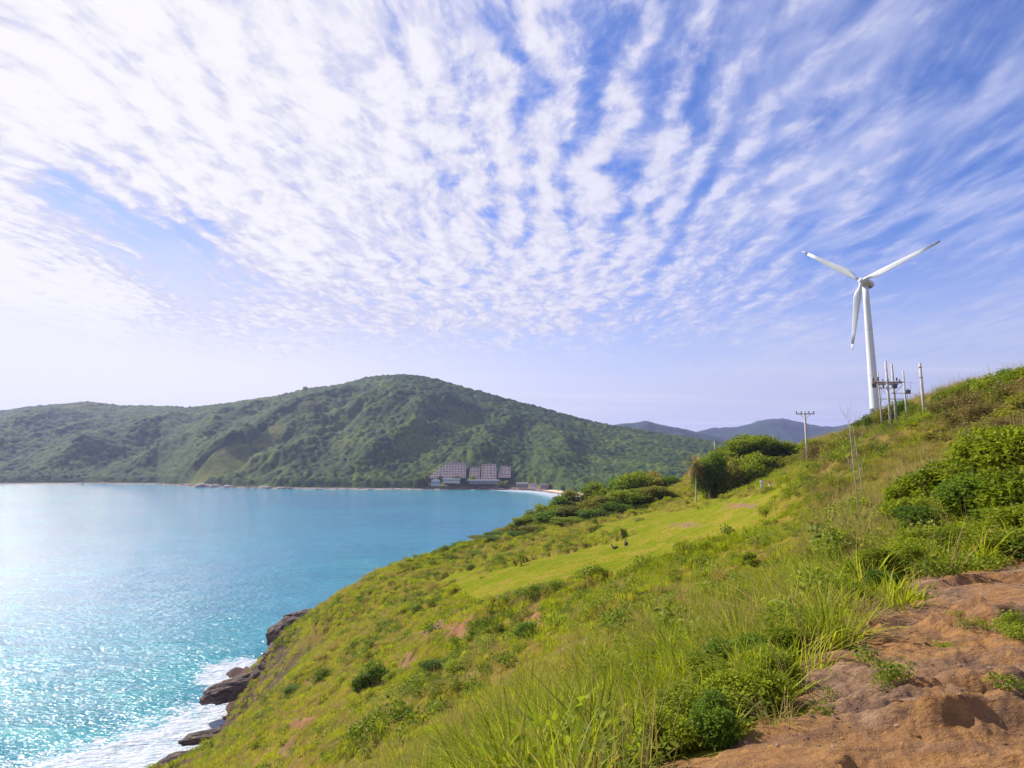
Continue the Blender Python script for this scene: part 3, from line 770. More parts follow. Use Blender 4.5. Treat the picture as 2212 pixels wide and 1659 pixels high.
row([(1868,905,45,98),(1888,900,40,100),(1898,884,55,88),(1925,872,60,84),(1955,862,65,82),(1985,866,60,76),(2008,888,50,70),(1915,912,70,62),(1962,900,80,58),(2005,908,80,52)], ['dark0','fresh1','dark2','fresh0','olive0','dark1'],
    'green bush around the foot of the pole frame, %s from the left', 'bushes around the pole frame')
row([(2030,855,45,54),(2052,838,48,50),(2082,826,50,48),(2112,812,52,46),(2142,800,55,44),(2175,791,60,42),(2208,790,60,40),(2245,780,70,38)], ['dark1','fresh0','fresh2','dark0','fresh1'],
    'leafy green bush on the upper right skyline, %s from the left', 'bushes on the right skyline')
row([(2055,858,80,42),(2100,836,90,38),(2150,820,100,35),(2205,803,110,33),(2085,878,90,30),(2150,860,110,27),(2215,842,120,24),(2045,915,80,30),(2110,905,90,24),(2180,893,100,21)], ['olive1','brown1','brown0','brown2','olive0'],
    'dry brown scrub on the right hillside below the skyline bushes, %s from the left', 'brown scrub on the right hillside')
row([(1965,1030,110,15.5),(2030,1005,140,15),(2095,965,150,14),(2165,915,160,13.5),(2225,900,150,13),(2010,1085,110,12),(2075,1060,120,11.5),(2150,1015,140,11),(2215,985,160,10.5),(2120,1120,140,9.5),(2200,1080,160,9),(2000,1135,110,9.6),(2060,1130,120,9.2),(2160,1140,130,8.6),(2230,1140,130,8.3),(1985,1060,120,13)],
    ['fresh0','near1','near0','neard0','near2','near0'], 'broad-leaved bush on the right bank above the path, %s from the left', 'leafy bushes above the path')
row([(1835,1235,60,7.0),(1860,1195,60,8.2),(1895,1172,75,8.0),(1945,1165,75,8.4),(1912,1225,62,7.2),(1985,1150,70,8.9)], ['near1','neard1','near2','neard0','near0'], 'dark green shrub at the grassy corner of the path, %s from the left', 'dark shrubs at the path corner')
row([(1540,1400,110,5.0),(1615,1370,120,5.0),(1570,1440,110,4.4),(1645,1400,110,4.6),(1672,1470,70,4.3),(1500,1490,130,3.9),(1600,1465,130,4.0),(1700,1385,80,5.1),(1655,1500,80,4.0),(1545,1560,90,3.5),(1440,1590,90,3.5)],
    ['near1','near0','near2','neard1','near0','near2','neard2','near1'], 'leafy green shrub overhanging the near end of the path, %s from the left', 'leafy shrubs at the near path edge', hmin=.3)
row([(1475,1192,30,62),(805,1425,60,42),(860,1445,45,38),(735,1520,60,40),(1000,1440,70,24),(940,1470,50,26),(1085,1395,40,28),(1140,1405,50,24),(1620,1240,30,20),(1330,1290,26,44),(700,1440,40,70),(640,1480,40,80)],
    ['dark2','fresh0','olive1','dark1','fresh2'], 'small dark green bush growing alone on the open slope, %s from the left', 'lone bushes on the open slope', hmin=.5)

# ------------------------------------------------------------------ tattered palm beside the meadow
def palm(dx, top, Y, label):
    P = pt(dx, top, Y); z = ghz(P[0], P[1]); H = P[2] - z
    root = empty('palm_tree', (P[0], P[1], z - .1)); tag(root, label, 'palm tree')
    MB().tube([(0, 0, 0), (.1, 0, H * .4), (.15, 0, H * .8)], [.2, .15, .13], 8).build('trunk', M_palebark, root)
    g = np.random.default_rng(5)
    def fronds(name, mat, n, e0, e1, L0):
        V = []; Fq = []; tt = []
        for i in range(n):
            az = g.uniform(0, 6.28); el = g.uniform(e0, e1); L = L0 * g.uniform(.8, 1.15)
            d0 = np.array([math.cos(az) * math.cos(el), math.sin(az) * math.cos(el), math.sin(el)])
            p = np.array([.15, 0, H * .82]); side = np.array([-math.sin(az), math.cos(az), 0]); tn = g.random()
            pts = []
            for k in range(9):
                pts.append(p.copy()); d0[2] -= .16; d0 /= np.linalg.norm(d0); p = p + d0 * L / 8
            for k in range(1, 9):
                for sgn in (-1, 1):
                    for q in (0, .5):
                        a_ = pts[k - 1] * (1 - q) + pts[k] * q; w_ = .55 * math.sin(math.pi * (k + q + .5) / 10) + .1
                        e_ = a_ + side * sgn * w_ + np.array([0, 0, -.35 * w_]) + (pts[k] - pts[k - 1]) * .8
                        b = len(V); V += [a_, a_ + (pts[k] - pts[k - 1]) * .35, e_]; Fq.append((b, b + 1, b + 2)); tt += [tn] * 3
        me = mesh_np(name, np.array(V), [np.array(Fq)], {'tint': tt}); return link(name, me, mat, root)
    fronds('crown', M_olive, 18, .35, 1.35, 3.6)
    fronds('dead_fronds', M_brown, 22, -1.2, .1, 3.6)
palm(1500, 985, 132, 'tattered palm with hanging dead fronds at the meadow edge')

# bare saplings standing out of the grass
def sapling(dx, base, top, Y, label, seed, mat=None):
    g = np.random.default_rng(seed)
    P = pt(dx, top, Y); z = ghz(P[0], P[1]); H = P[2] - z
    root = empty('bare_sapling', (P[0], P[1], z - .1)); tag(root, label, 'sapling', 'bare saplings on the hillside')
    lean = g.normal(0, .05)
    r0 = .009 + .004 * H / 3
    mb = MB().tube([(0, 0, 0), (lean * H * .3, 0, H * .35), (lean * H, g.normal(0, .03) * H, H)], [r0 * 1.3, r0, r0 * .3], 6); mb.build('trunk', mat or M_palebark, root, True)
    for k in range(7):
        q = g.uniform(.35, .92); a = g.uniform(0, 6.28); l = H * g.uniform(.12, .28)
        s = Vector((lean * H * q, 0, H * q)); e = s + Vector((math.cos(a) * l * .35, math.sin(a) * l * .35, l))
        MB().tube([s, s.lerp(e, .5) + Vector((math.cos(a) * l * .1, 0, 0)), e], [r0 * .5, r0 * .35, r0 * .15], 4).build('branch', mat or M_palebark, root, True)
for i, s in enumerate([(1838,1130,868,21,'tall bare pale sapling in the grass left of the turbine foot'),(1853,1080,905,24,'shorter bare sapling just right of the tallest bare sapling'),
                       (1918,1000,880,34,'thin leafless stem rising in front of the pole frame'),(1885,980,890,40,'thin leafless stem rising in front of the turbine foot'),
                       (2075,1060,900,19,'slender leafless stem above the right bank')]):
    sapling(*s, 40 + i, M_palebark if i < 2 else M_bark)

# ------------------------------------------------------------------ scattered grass and undergrowth
def blades(n, h, spread, width, seed, lean=.6, curve=.5, dome=False, outward=1.0):
    g = np.random.default_rng(seed)
    a = g.uniform(0, 2 * math.pi, n); r = spread * np.sqrt(g.random(n))
    base = np.stack([np.cos(a) * r, np.sin(a) * r, -0.06 + np.zeros(n)], 1)
    if dome: base[:, 2] = h * .75 * np.sqrt(np.clip(1 - (r / spread) ** 2, 0, 1)) - .12
    hh = h * g.uniform(.5, 1.1, n) * (.6 if dome else 1)
    az = a + g.normal(0, .7 if outward > .5 else 2, n); ln = lean * g.uniform(.1, 1, n) * (.35 + .65 * r / spread if dome else 1)
    dirh = np.stack([np.cos(az), np.sin(az), np.zeros(n)], 1)
    side = np.stack([-np.sin(az), np.cos(az), np.zeros(n)], 1)
    tw = g.normal(0, .6, n)[:, None]; side = side * np.cos(tw) + dirh * np.sin(tw)
    V = []; ts = [0, .4, .75, 1.0]; wd = [1, .85, .5, 0]
    tn = g.random(n)
    for t, w in zip(ts, wd):
        c = base + np.array([0, 0, 1.]) * (hh * (t - curve * ln * t * t * .5))[:, None] + dirh * (hh * ln * (t * .35 + curve * t * t * 1.1))[:, None]
        if w > 0: V += [c - side * width * w * .5, c + side * width * w * .5]
        else: V += [c]
    V = np.stack(V, 1).reshape(-1, 3); i = np.arange(n) * 7
    q = np.concatenate([np.stack([i, i + 1, i + 3, i + 2], 1), np.stack([i + 2, i + 3, i + 5, i + 4], 1)])
    t3 = np.stack([i + 4, i + 5, i + 6], 1)
    return V, q, t3, np.repeat(tn, 7)
def proto_obj(nm, coll, mat, data):
    V, q, t3, tn = data
    me = mesh_np(nm, V, [q, t3], {'tint': tn}); me.materials.append(mat)
    o = bpy.data.objects.new(nm, me); coll.objects.link(o); return o
def weed_obj(nm, coll, mat, seed, n=170, leaf=.075, hgt=.34, w=.34):
    g = np.random.default_rng(seed); L = [((g.normal(0, .12), g.normal(0, .12), hgt * g.uniform(.3, .7)), (w * .5, w * .5, hgt * .4)) for _ in range(5)]
    P, Nn, t = crown_points(n, L, seed, .7)
    me = leaves_mesh(nm, P, Nn, leaf, leaf * .55, seed, t); me.materials.append(mat)
    o = bpy.data.objects.new(nm, me); coll.objects.link(o); return o
cg = bpy.data.collections.new('grass_kinds'); cd_ = bpy.data.collections.new('dry_grass_kinds'); cw = bpy.data.collections.new('undergrowth_kinds')
proto_obj('kind_a', cg, M_grass, blades(80, .62, .16, .016, 1, 1.1, .9))
proto_obj('kind_b', cg, M_grass, blades(90, .55, .22, .015, 2, 1.3, .9))
proto_obj('kind_c', cg, M_grass, blades(90, .36, .22, .014, 3, .8, .6))
proto_obj('kind_d', cg, M_grass, blades(150, .26, .34, .016, 4, .8, .6, True))
proto_obj('kind_e', cg, M_grass, blades(150, .30, .30, .016, 5, .9, .5, True))
proto_obj('kind_a', cd_, M_dry, blades(80, .55, .20, .009, 6, 1.1, .9))
proto_obj('kind_b', cd_, M_dry, blades(16, .95, .16, .007, 7, .45, .4))
proto_obj('kind_c', cd_, M_dry, blades(130, .24, .32, .014, 8, .8, .6, True))
weed_obj('kind_a', cw, M_weed, 9); weed_obj('kind_b', cw, M_weed, 10, 190, .06, .30, .42); weed_obj('kind_c', cw, M_weed, 12, 130, .10, .42, .32)

def scatter(name, label, cat, coll, pts, scl, idx, tint, tilt):
    n = len(pts); me = bpy.data.meshes.new(name)
    me.vertices.add(n); me.vertices.foreach_set('co', np.asarray(pts, np.float32).ravel()); me.update()
    g = np.random.default_rng(len(pts))
    rot = np.stack([tilt[:, 0], tilt[:, 1], g.uniform(0, 6.28, n)], 1).astype(np.float32)
    a = me.attributes.new('rot', 'FLOAT_VECTOR', 'POINT'); a.data.foreach_set('vector', rot.ravel())
    a = me.attributes.new('scl', 'FLOAT', 'POINT'); a.data.foreach_set('value', np.asarray(scl, np.float32))
    a = me.attributes.new('itint', 'FLOAT', 'POINT'); a.data.foreach_set('value', np.asarray(tint, np.float32))
    a = me.attributes.new('idx', 'INT', 'POINT'); a.data.foreach_set('value', np.asarray(idx, np.int32))
    o = link(name, me); tag(o, label, cat, None, 'stuff')
    ng = bpy.data.node_groups.new(name + '_scatter', 'GeometryNodeTree')
    ng.interface.new_socket('Geometry', in_out='INPUT', socket_type='NodeSocketGeometry')
    ng.interface.new_socket('Geometry', in_out='OUTPUT', socket_type='NodeSocketGeometry')
    nd = ng.nodes; lk = ng.links
    gi = nd.new('NodeGroupInput'); go = nd.new('NodeGroupOutput')
    ip = nd.new('GeometryNodeInstanceOnPoints'); ci = nd.new('GeometryNodeCollectionInfo')
    ci.inputs['Collection'].default_value = coll; ci.inputs['Separate Children'].default_value = True; ci.inputs['Reset Children'].default_value = True
    ip.inputs['Pick Instance'].default_value = True
    def na(nm, ty):
        q = nd.new('GeometryNodeInputNamedAttribute'); q.data_type = ty; q.inputs['Name'].default_value = nm; return q.outputs['Attribute']
    lk.new(gi.outputs[0], ip.inputs['Points']); lk.new(ci.outputs[0], ip.inputs['Instance'])
    lk.new(na('idx', 'INT'), ip.inputs['Instance Index'])
    e2r = nd.new('FunctionNodeEulerToRotation'); lk.new(na('rot', 'FLOAT_VECTOR'), e2r.inputs[0]); lk.new(e2r.outputs[0], ip.inputs['Rotation'])
    lk.new(na('scl', 'FLOAT'), ip.inputs['Scale']); lk.new(ip.outputs[0], go.inputs[0])
    md_ = o.modifiers.new('scatter', 'NODES'); md_.node_group = ng
    return o

g = np.random.default_rng(99)
bands = [(1.8, 7, 26), (7, 16, 17), (16, 40, 7.5), (40, 90, 3.6), (90, 190, 1.7)]
allp = []
for r0, r1, den in bands:
    a0, a1 = R(-46), R(46); area = (a1 - a0) / 2 * (r1 ** 2 - r0 ** 2); n = int(area * den)
    r = np.sqrt(g.uniform(r0 ** 2, r1 ** 2, n)); a = g.uniform(a0, a1, n)
    allp.append(np.stack([r * np.sin(a), r * np.cos(a)], 1))
allp = np.concatenate(allp)
x, y = allp[:, 0], allp[:, 1]
zb = base_h(x, y); md, soilv, X, Y = regions(x, y, zb)
z = ground_z(x, y); rr = np.hypot(x, y)
pmk = path_mask(x, y) | path_mask(x + .12, y) | path_mask(x - .1, y - .1)
pin = path_mask(x, y) & ~path_mask(x - .22, y + .16) & (g.random(len(x)) < .45)
ok = (z > 3.5) & (~pmk | pin) & ((X < 2400) | (rr < 12)) & (X > -100)
n_s = fbm(x / 5, y / 5, 3, 500); n_b = fbm(x / 18, y / 18, 3, 510); n_f = fbm(x / 1.3, y / 1.3, 3, 520)
ok &= (soilv + (n_f - .5) * 2.2 < .62) | (rr < 4) | (g.random(len(x)) < .22)
# thinner cover where worn strips show through
wear = ridged((-x * math.sin(R(-38)) + y * math.cos(R(-38))) / 7 + fbm(x / 12, y / 12, 2, 3), (x * math.cos(R(-38)) + y * math.sin(R(-38))) / 22, 4, 11)
ok &= (rr < 14) | (g.random(len(x)) < np.where(wear < .48, .22, 1.0))
ok &= ~md | (g.random(len(x)) < .5)
x, y, z, rr, X, Y, md, n_s, n_b, n_f, wear = (q[ok] for q in (x, y, z, rr, X, Y, md, n_s, n_b, n_f, wear))
n = len(x); u = g.random(n)
right = X > 1750
dryp = np.clip(.28 + (n_b - .5) * 1.3 + (wear < .5) * .22 + np.where(right & (rr > 12), .36, 0) , .03, .7)
dryp = np.where(rr < 8, np.clip((n_s - .5) * 2.2 + .16, .04, .6), dryp)
weedp = np.clip(.12 + (n_s - .5) * 1.6 + np.where(right, .25, 0), .02, .75)
weedp = np.where((rr > 18) & ~right, weedp * .7, weedp)
dark_cl = sstep(fbm(x / 3.4, y / 3.4, 3, 530), .58, .66) * (rr > 16) * (wear > .5) * (X < 1350)
weedp = np.maximum(weedp, dark_cl * .6)
kind = np.where(u < dryp, 1, np.where(u < dryp + (1 - dryp) * weedp, 2, 0)); kind = np.where(md, 0, kind)
base_s = np.interp(rr, [2, 8, 20, 60, 180], [.60, .80, .88, 1.45, 2.3]) * (0.35 + 1.4 * n_f ** 1.3) * g.uniform(.6, 1.4, n)
base_s = np.where(md, base_s * .22, base_s)
slope_sh = (rr > 14) & ~right
tint = np.clip(.5 + (n_b - .5) * 1.5 + (n_f - .5) * .9 + g.normal(0, .12, n), 0, 1)
tilt = g.normal(0, .14, (n, 2)); tilt[:, 1] -= .16
P = np.stack([x, y, z], 1)
k = kind == 0
gi_ = np.where(slope_sh | md, g.choice([2, 3, 4, 3], n), g.choice([0, 1, 2, 0, 4], n))
scatter('grass', 'green tufted grass covering the headland slope', 'grass', cg, P[k], base_s[k], gi_[k], tint[k], tilt[k])
k = kind == 1
di = np.where(slope_sh, g.choice([2, 2, 0], n), g.choice([0, 1, 0, 2, 1], n))
base_s = np.where((rr < 6) & (X > 1450), base_s * .7, base_s)
base_s = np.where(right & (rr > 14), base_s * 1.35, base_s)
scatter('dry_grass', 'straw coloured dry grass among the green tufts', 'dry grass', cd_, P[k], base_s[k], di[k], tint[k], tilt[k])
k = kind == 2
scatter('undergrowth', 'low leafy weeds growing among the grass', 'undergrowth', cw, P[k], (base_s * (1.0 + .15 * dark_cl))[k], np.where(rr < 10, g.integers(0, 2, n), g.integers(0, 3, n))[k], np.clip(tint - .45 * dark_cl - .1 * (rr > 16), 0, 1)[k], tilt[k] * .5)
# a few sprigs on the path
pg = np.random.default_rng(3)
sp = []
for (dx, dy, rad, cnt) in [(2170,1370,.18,10),(2050,1425,.06,5),(1920,1505,.12,6),(2195,1410,.1,5),(1880,1480,.04,2),(2210,1530,.06,3)]:
    c_ = ground_hit(dx, dy)
    for q in range(cnt): sp.append((c_[0] + pg.normal(0, rad), c_[1] + pg.normal(0, rad * .6)))
sp = np.array(sp); spz = ground_z(sp[:, 0], sp[:, 1])
scatter('sprigs', 'tiny green sprigs sprouting from cracks in the path rock', 'sprigs', cw, np.column_stack([sp, spz + .01]), pg.uniform(.16, .34, len(sp)), pg.integers(0, 3, len(sp)), pg.random(len(sp)), pg.normal(0, .1, (len(sp), 2)))

# pebbles and grit lying on the path
cp_ = bpy.data.collections.new('pebble_kinds')
for q in range(3):
    bm = bmesh.new(); bmesh.ops.create_icosphere(bm, subdivisions=2, radius=.5)
    gq = np.random.default_rng(q)
    for v in bm.verts: v.co = Vector((v.co.x * 1.2, v.co.y, v.co.z * .6)) * (1 + gq.normal(0, .09))
    me = bpy.data.meshes.new('kind'); bm.to_mesh(me); bm.free(); me.materials.append([pm_, plain('tan_pebble', (.24, .15, .09), .9), plain('dark_pebble', (.12, .075, .055), .9)][q])
    cp_.objects.link(bpy.data.objects.new('kind_%d' % q, me))
q_ = 2600; pxx = pg.uniform(.2, 9, q_ * 3); pyy = pg.uniform(2.4, 9, q_ * 3); dn = fbm(pxx * 1.2, pyy * 1.2, 3, 540)
kp = path_mask(pxx, pyy) & (pg.random(q_ * 3) < sstep(dn, .42, .62)); pxx = pxx[kp]; pyy = pyy[kp]; nq = len(pxx)
scatter('pebbles', 'small stones and grit lying on the earth path', 'pebbles', cp_, np.column_stack([pxx, pyy, ground_z(pxx, pyy) + .002]), .006 + .024 * pg.random(nq) ** 3, pg.integers(0, 3, nq), pg.random(nq), pg.normal(0, .2, (nq, 2)))

# ------------------------------------------------------------------ rocks
def rock(name, loc, size, rz, seed, label, mat, group=None, sub=5, tilt=(0, 0), flat=.5, amp=.5):
    bm = bmesh.new(); bmesh.ops.create_icosphere(bm, subdivisions=sub, radius=1)
    co = np.array([v.co[:] for v in bm.verts])
    f = (fbm(co[:, 0] * 1.3 + seed, co[:, 1] * 1.3 + co[:, 2] * 1.7, 3, seed) - .5) * amp * 1.6
    f += (ridged(co[:, 0] * 2 + co[:, 2] * 1.5 + seed, co[:, 1] * 5 + co[:, 2] * 2, 4, seed + 3) - .5) * amp * .5
    q = co * (1 + f)[:, None]
    # blocky planes
    q = np.sign(q) * np.abs(q) ** .85
    q[:, 2] = np.where(q[:, 2] < -flat, -flat, q[:, 2])
    q *= np.array(size) / 2
    for v, c_ in zip(bm.verts, q): v.co = c_
    me = bpy.data.meshes.new(name); bm.to_mesh(me); bm.free()
    o = link(name, me, mat, None, True); o.location = tuple(float(k) for k in loc); o.rotation_euler = (tilt[0], tilt[1], rz)
    tag(o, label, 'rock', group); return o
def rock_mat(name, ca, cb):
    m, N, out = new_mat(name); p = N.pos()
    mp = N.n.new('ShaderNodeMapping'); N.l.new(p, mp.inputs[0]); mp.inputs['Scale'].default_value = (1, 1, 3)
    mp.inputs['Rotation'].default_value = (R(25), R(20), 0)
    a = N.noise(mp.outputs[0], .5, 6, .7, .5); b_ = N.noise(p, 2.0, 5, .7)
    c = N.mix(N.ss(a, .38, .62), ca, cb); c = N.mix(N.ss(b_, .55, .7, 0, .6), c, tuple(v * .4 for v in ca))
    principled(N, out, Base_Color=c, Roughness=.85, Specular_IOR_Level=.3, Normal=N.bump(N.m('ADD', a, N.m('MULTIPLY', b_, .3)), 1.0, 1.2))
    return m
M_rock = rock_mat('dark_sea_rock', (.06, .042, .036), (.20, .145, .12))
M_rockp = rock_mat('pale_shore_rock', (.30, .22, .19), (.55, .45, .40))
def rk(dx, dy, Y, size, rz, seed, label, **kw):
    P = pt(dx, dy, Y); return rock('rock', P, size, rz, seed, label, M_rock, **kw)
rk(520, 1487, 143, (14.5, 6, 5), R(32), 3, 'long dark rock jutting into the white surf', tilt=(0, R(-8)))
rk(628, 1372, 150, (11, 8, 8), R(40), 5, 'dark brown cliff boulder at the edge of the slope above the sea')
rk(597, 1420, 144, (6, 6, 6), R(10), 6, 'grey boulder at the cliff foot between the cliff edge and the surf rock')
rk(668, 1335, 156, (12, 6, 4.5), R(30), 8, 'flat brown rock shelf on top of the cliff edge')
rk(570, 1470, 138, (5, 6, 6), R(60), 9, 'brown rock wedged between the slope and the long surf rock')
rk(440, 1594, 121, (8, 3.5, 2), R(20), 12, 'low brown rock washed by foam below the slope')
rk(385, 1648, 113, (7, 4, 2.5), R(25), 13, 'low rock at the bottom left end of the slope')
rg = random.Random(4)
for i in range(20):
    X_ = 345 + i * 15 + rg.uniform(-6, 6); Ys = float(shoreY(X_)) + rg.uniform(-2, 6)
    a, b, c = ray(X_, 1050); s = rg.uniform(5, 12) * (1.35 if 430 < X_ < 500 else .8)
    rock('shore_rock', (float(a / b) * Ys, Ys, rg.uniform(.2, 1.5)), (s * 1.5, s, s * .7), rg.uniform(0, 3), 60 + i, 'pale boulder on the far shore below the grassy spur, %s from the left' % ORD[i] if i < 20 else '', M_rockp, 'boulders along the far shore', sub=3)
for i, X_ in enumerate((172, 196, 222, 640, 690, 745, 800, 860)):
    Ys = float(shoreY(X_)) + 2; a, b, c = ray(X_, 1050); s = rg.uniform(6, 10)
    rock('shore_rock', (float(a / b) * Ys, Ys, .6), (s * 2, s, s * .35), 0, 90 + i, 'low flat rock at the far waterline apart from the boulder cluster, %s from the left' % ORD[i], M_rockp, 'flat rocks at the far waterline', sub=3)
for (dx, dy, sx_, sy_, sz_, rz, sd, lb) in [(1960,1345,.22,.12,.06,.5,32,'small orange rock lip near the grass corner of the path'),
                                           (2130,1560,.2,.12,.05,.1,33,'flat stone set in the path near the right edge'),(1985,1550,.16,.09,.04,-.2,34,'thin brown stone set in the lower path')]:
    P = ground_hit(dx, dy); zq = ghz(P[0], P[1])
    rock('path_rock', (P[0], P[1], zq + sz_ * .12), (sx_, sy_, sz_), rz, sd, lb, pm_, None, 4)

# ------------------------------------------------------------------ wind turbine
M_white = plain('turbine_paint', (.60, .61, .65), .4, scale=.6, var=.05)
M_grey = plain('dark_fitting', (.10, .10, .11), .5)
def turbine():
    Yt = 110.0; Pb = pt(1894, 925, Yt); zg = ghz(Pb[0], Pb[1]); Ph = pt(1868, 601, Yt - 2)
    H = Ph[2] - zg
    root = empty('wind_turbine', (Pb[0], Pb[1], zg - .3)); tag(root, 'white three-bladed wind turbine standing on the ridge', 'wind turbine')
    tw = MB(); n = 9
    tw.tube([(0, 0, H * i / n * .975) for i in range(n + 1)], [.92 - .40 * i / n for i in range(n + 1)], 32)
    t = tw.build('tower', M_white, root, True)
    fl = MB()
    for q in (.33, .66): fl.tube([(0, 0, H * q - .06), (0, 0, H * q + .06)], [.92 - .40 * q + .04] * 2, 32)
    fl.build('flange', M_white, root)
    MB().box((-.87, -.25, 1.6), (.12, .8, 2.0)).build('door', M_grey, root)
    a0 = math.atan2(-Pb[1], -Pb[0]) - R(20); a = Vector((math.cos(a0), math.sin(a0), 0)); r = Vector((-a.y, a.x, 0)); up = Vector((0, 0, 1))
    # nacelle
    bm = bmesh.new(); bmesh.ops.create_cube(bm, size=1)
    for v in bm.verts:
        f = 1 if v.co.x > 0 else .8
        v.co = Vector((v.co.x * 4.2 - .9, v.co.y * 1.7 * f, v.co.z * 1.75 * f))
    bmesh.ops.bevel(bm, geom=bm.edges[:], offset=.35, segments=3, affect='EDGES')
    me = bpy.data.meshes.new('nacelle'); bm.to_mesh(me); bm.free()
    nc = link('nacelle', me, M_white, root, True); nc.location = (0, 0, H + .1); nc.rotation_euler = (0, 0, a0)
    v_ = MB(); v_.box((-3.02, 0, 0), (.08, .8, .8)); v_.box((-1.0, 0, -.85), (1.4, 1.1, .3)); vo = v_.build('vent', M_grey, nc)
    hub_c = a * 1.35 + Vector((0, 0, H + .1))
    hb = MB(); prof = [(0, .62), (.5, .72), (.95, .62), (1.3, .38), (1.45, .05)]
    hb.tube([tuple(a * (q - .5)) for q, _ in prof], [w for _, w in prof], 20)
    ho = hb.build('hub', M_white, root, True); ho.location = tuple(hub_c)
    L = 14.0
    for ang in (74, -50, 190):
        w = R(ang); dr = up * math.cos(w) + r * math.sin(w); tg = r * math.cos(w) - up * math.sin(w)
        def section(s, ch, th, pitch, lead):
            out_ = []
            cdir = tg * math.cos(pitch) + a * math.sin(pitch); ndir = a * math.cos(pitch) - tg * math.sin(pitch)
            o_ = dr * s + a * (.5 + .035 * s)
            for k in range(14):
                q = 2 * math.pi * k / 14; cx = math.cos(q); 
                yy = math.sin(q) * (.5 + .5 * (1 - (cx + 1) / 2)) if ch > th * 1.5 else math.sin(q)
                out_.append(tuple(o_ + cdir * (cx * ch * .42 + lead) + ndir * yy * th / 2))
            return out_
        st = [(.4, .55, .55, 0, 0), (1.2, .6, .55, .1, 0), (2.4, 1.4, .40, .35, .2), (3.4, 1.6, .32, .3, .25), (5.5, 1.35, .24, .2, .2), (8, 1.08, .18, .12, .14), (10.5, .82, .13, .06, .1), (12.6, .6, .09, .03, .06)]
        tipst = [(12.6, .6, .09, .03, .06), (13.4, .42, .06, .02, .04), (13.95, .3, .045, .02, .0), (L, .06, .02, .02, -.06)]
        def loft(name, stt, mat, par):
            V = []; Fq = []
            for s in stt: V += section(*s)
            for i in range(len(stt) - 1):
                for k in range(14): Fq.append((i * 14 + k, i * 14 + (k + 1) % 14, (i + 1) * 14 + (k + 1) % 14, (i + 1) * 14 + k))
            Fq.append(tuple(reversed(range(14)))); Fq.append(tuple((len(stt) - 1) * 14 + k for k in range(14)))
            me = bpy.data.meshes.new(name); me.from_pydata(V, [], Fq); me.update()
            return link(name, me, mat, par, True)
        bl = loft('blade', st, M_white, root); bl.location = tuple(hub_c)
        tp = loft('blade_tip', [(s + .02, c1_, t1_, p1_, l1_) for s, c1_, t1_, p1_, l1_ in tipst], M_grey if ang == 74 else M_white, bl)
        if ang == 74: tp['label'] = 'dark blade tip'
turbine()

# ------------------------------------------------------------------ poles
M_conc = plain('weathered_concrete', (.42, .38, .35), .9, var=.2, scale=2)
M_steel = plain('rusty_steel', (.26, .19, .17), .7, var=.25, scale=3)
M_ins = plain('brown_insulator', (.10, .06, .05), .3)
def Z1(zx, zy): return ((1900 + zx * .3254) * .864, (560 + zy * .3254) * .864)
def pole_geo(x, y, ztop, r, root, o0, name='pole', mat=None):
    zg = ghz(x, y)
    return MB().tube([(x - o0[0], y - o0[1], zg - .4 - o0[2]), (x - o0[0], y - o0[1], ztop - o0[2])], [r * 1.35, r], 10).build(name, mat or M_conc, root, True)
def insulator(p, root, s=1.0):
    mb = MB(); pts = []; rad = []
    for i in range(7):
        pts.append((p[0], p[1], p[2] + i * .075 * s)); rad.append((.13 if i % 2 else .06) * s)
    return mb.tube(pts, rad, 8).build('insulator', M_ins, root, True)
Yp = 74.0
tops = [Z1(905, 1135), Z1(965, 1052), Z1(1012, 1075), Z1(1100, 1128)]
c0 = pt(*Z1(965, 1390), Yp); o0 = (c0[0], c0[1], ghz(c0[0], c0[1]))
fr = empty('pole_frame', o0); tag(fr, 'frame of four concrete poles joined by crossbeams with insulators beside the turbine', 'electric pole frame')
depths = [75.5, 73.5, 74.5, 75.0]; xs_ = []
for t_, dpt, rad in zip(tops, depths, (.08, .13, .125, .10)):
    P = pt(t_[0], t_[1], dpt); pole_geo(P[0], P[1], P[2], rad, fr, o0); xs_.append(P)
for zy, xa, xb, dz in ((1215, 858, 1105, 0), (1232, 905, 1060, .0)):
    A_ = pt(*Z1(xa, zy), 74.0); B_ = pt(*Z1(xb, zy), 74.0)
    MB().tube([tuple(A_ - np.array(o0)), tuple(B_ - np.array(o0))], [.085, .085], 6).build('crossbeam', M_steel, fr)
A_ = pt(*Z1(868, 1222), 72.8); B_ = pt(*Z1(1090, 1222), 72.8)
MB().tube([tuple(A_ - np.array(o0)), tuple(B_ - np.array(o0))], [.07, .07], 6).build('crossbeam', M_steel, fr)
for zx, zy, s in ((872, 1208, 1), (908, 1205, 1.1), (950, 1260, 1), (985, 1210, .9), (1052, 1206, 1), (1075, 1214, .8), (868, 1250, 1), (945, 1208, .7), (1030, 1250, .8)):
    insulator(pt(*Z1(zx, zy), 73.6) - np.array(o0), fr, s)
for zy, xa, xb in ((1262, 905, 1050), (1300, 1010, 1140), (1345, 915, 1110)):
    A_ = pt(*Z1(xa, zy), 74.2); B_ = pt(*Z1(xb, zy), 74.2)
    MB().tube([tuple(A_ - np.array(o0)), tuple(B_ - np.array(o0))], [.045, .045], 6).build('crossbeam', M_steel, fr)
for xa, ya, xb, yb in ((905, 1232, 965, 1300), (1060, 1232, 1020, 1300), (1100, 1232, 1045, 1290)):
    A_ = pt(*Z1(xa, ya), 74.2); B_ = pt(*Z1(xb, yb), 74.2)
    MB().tube([tuple(A_ - np.array(o0)), tuple(B_ - np.array(o0))], [.035, .035], 5).build('brace', M_steel, fr)
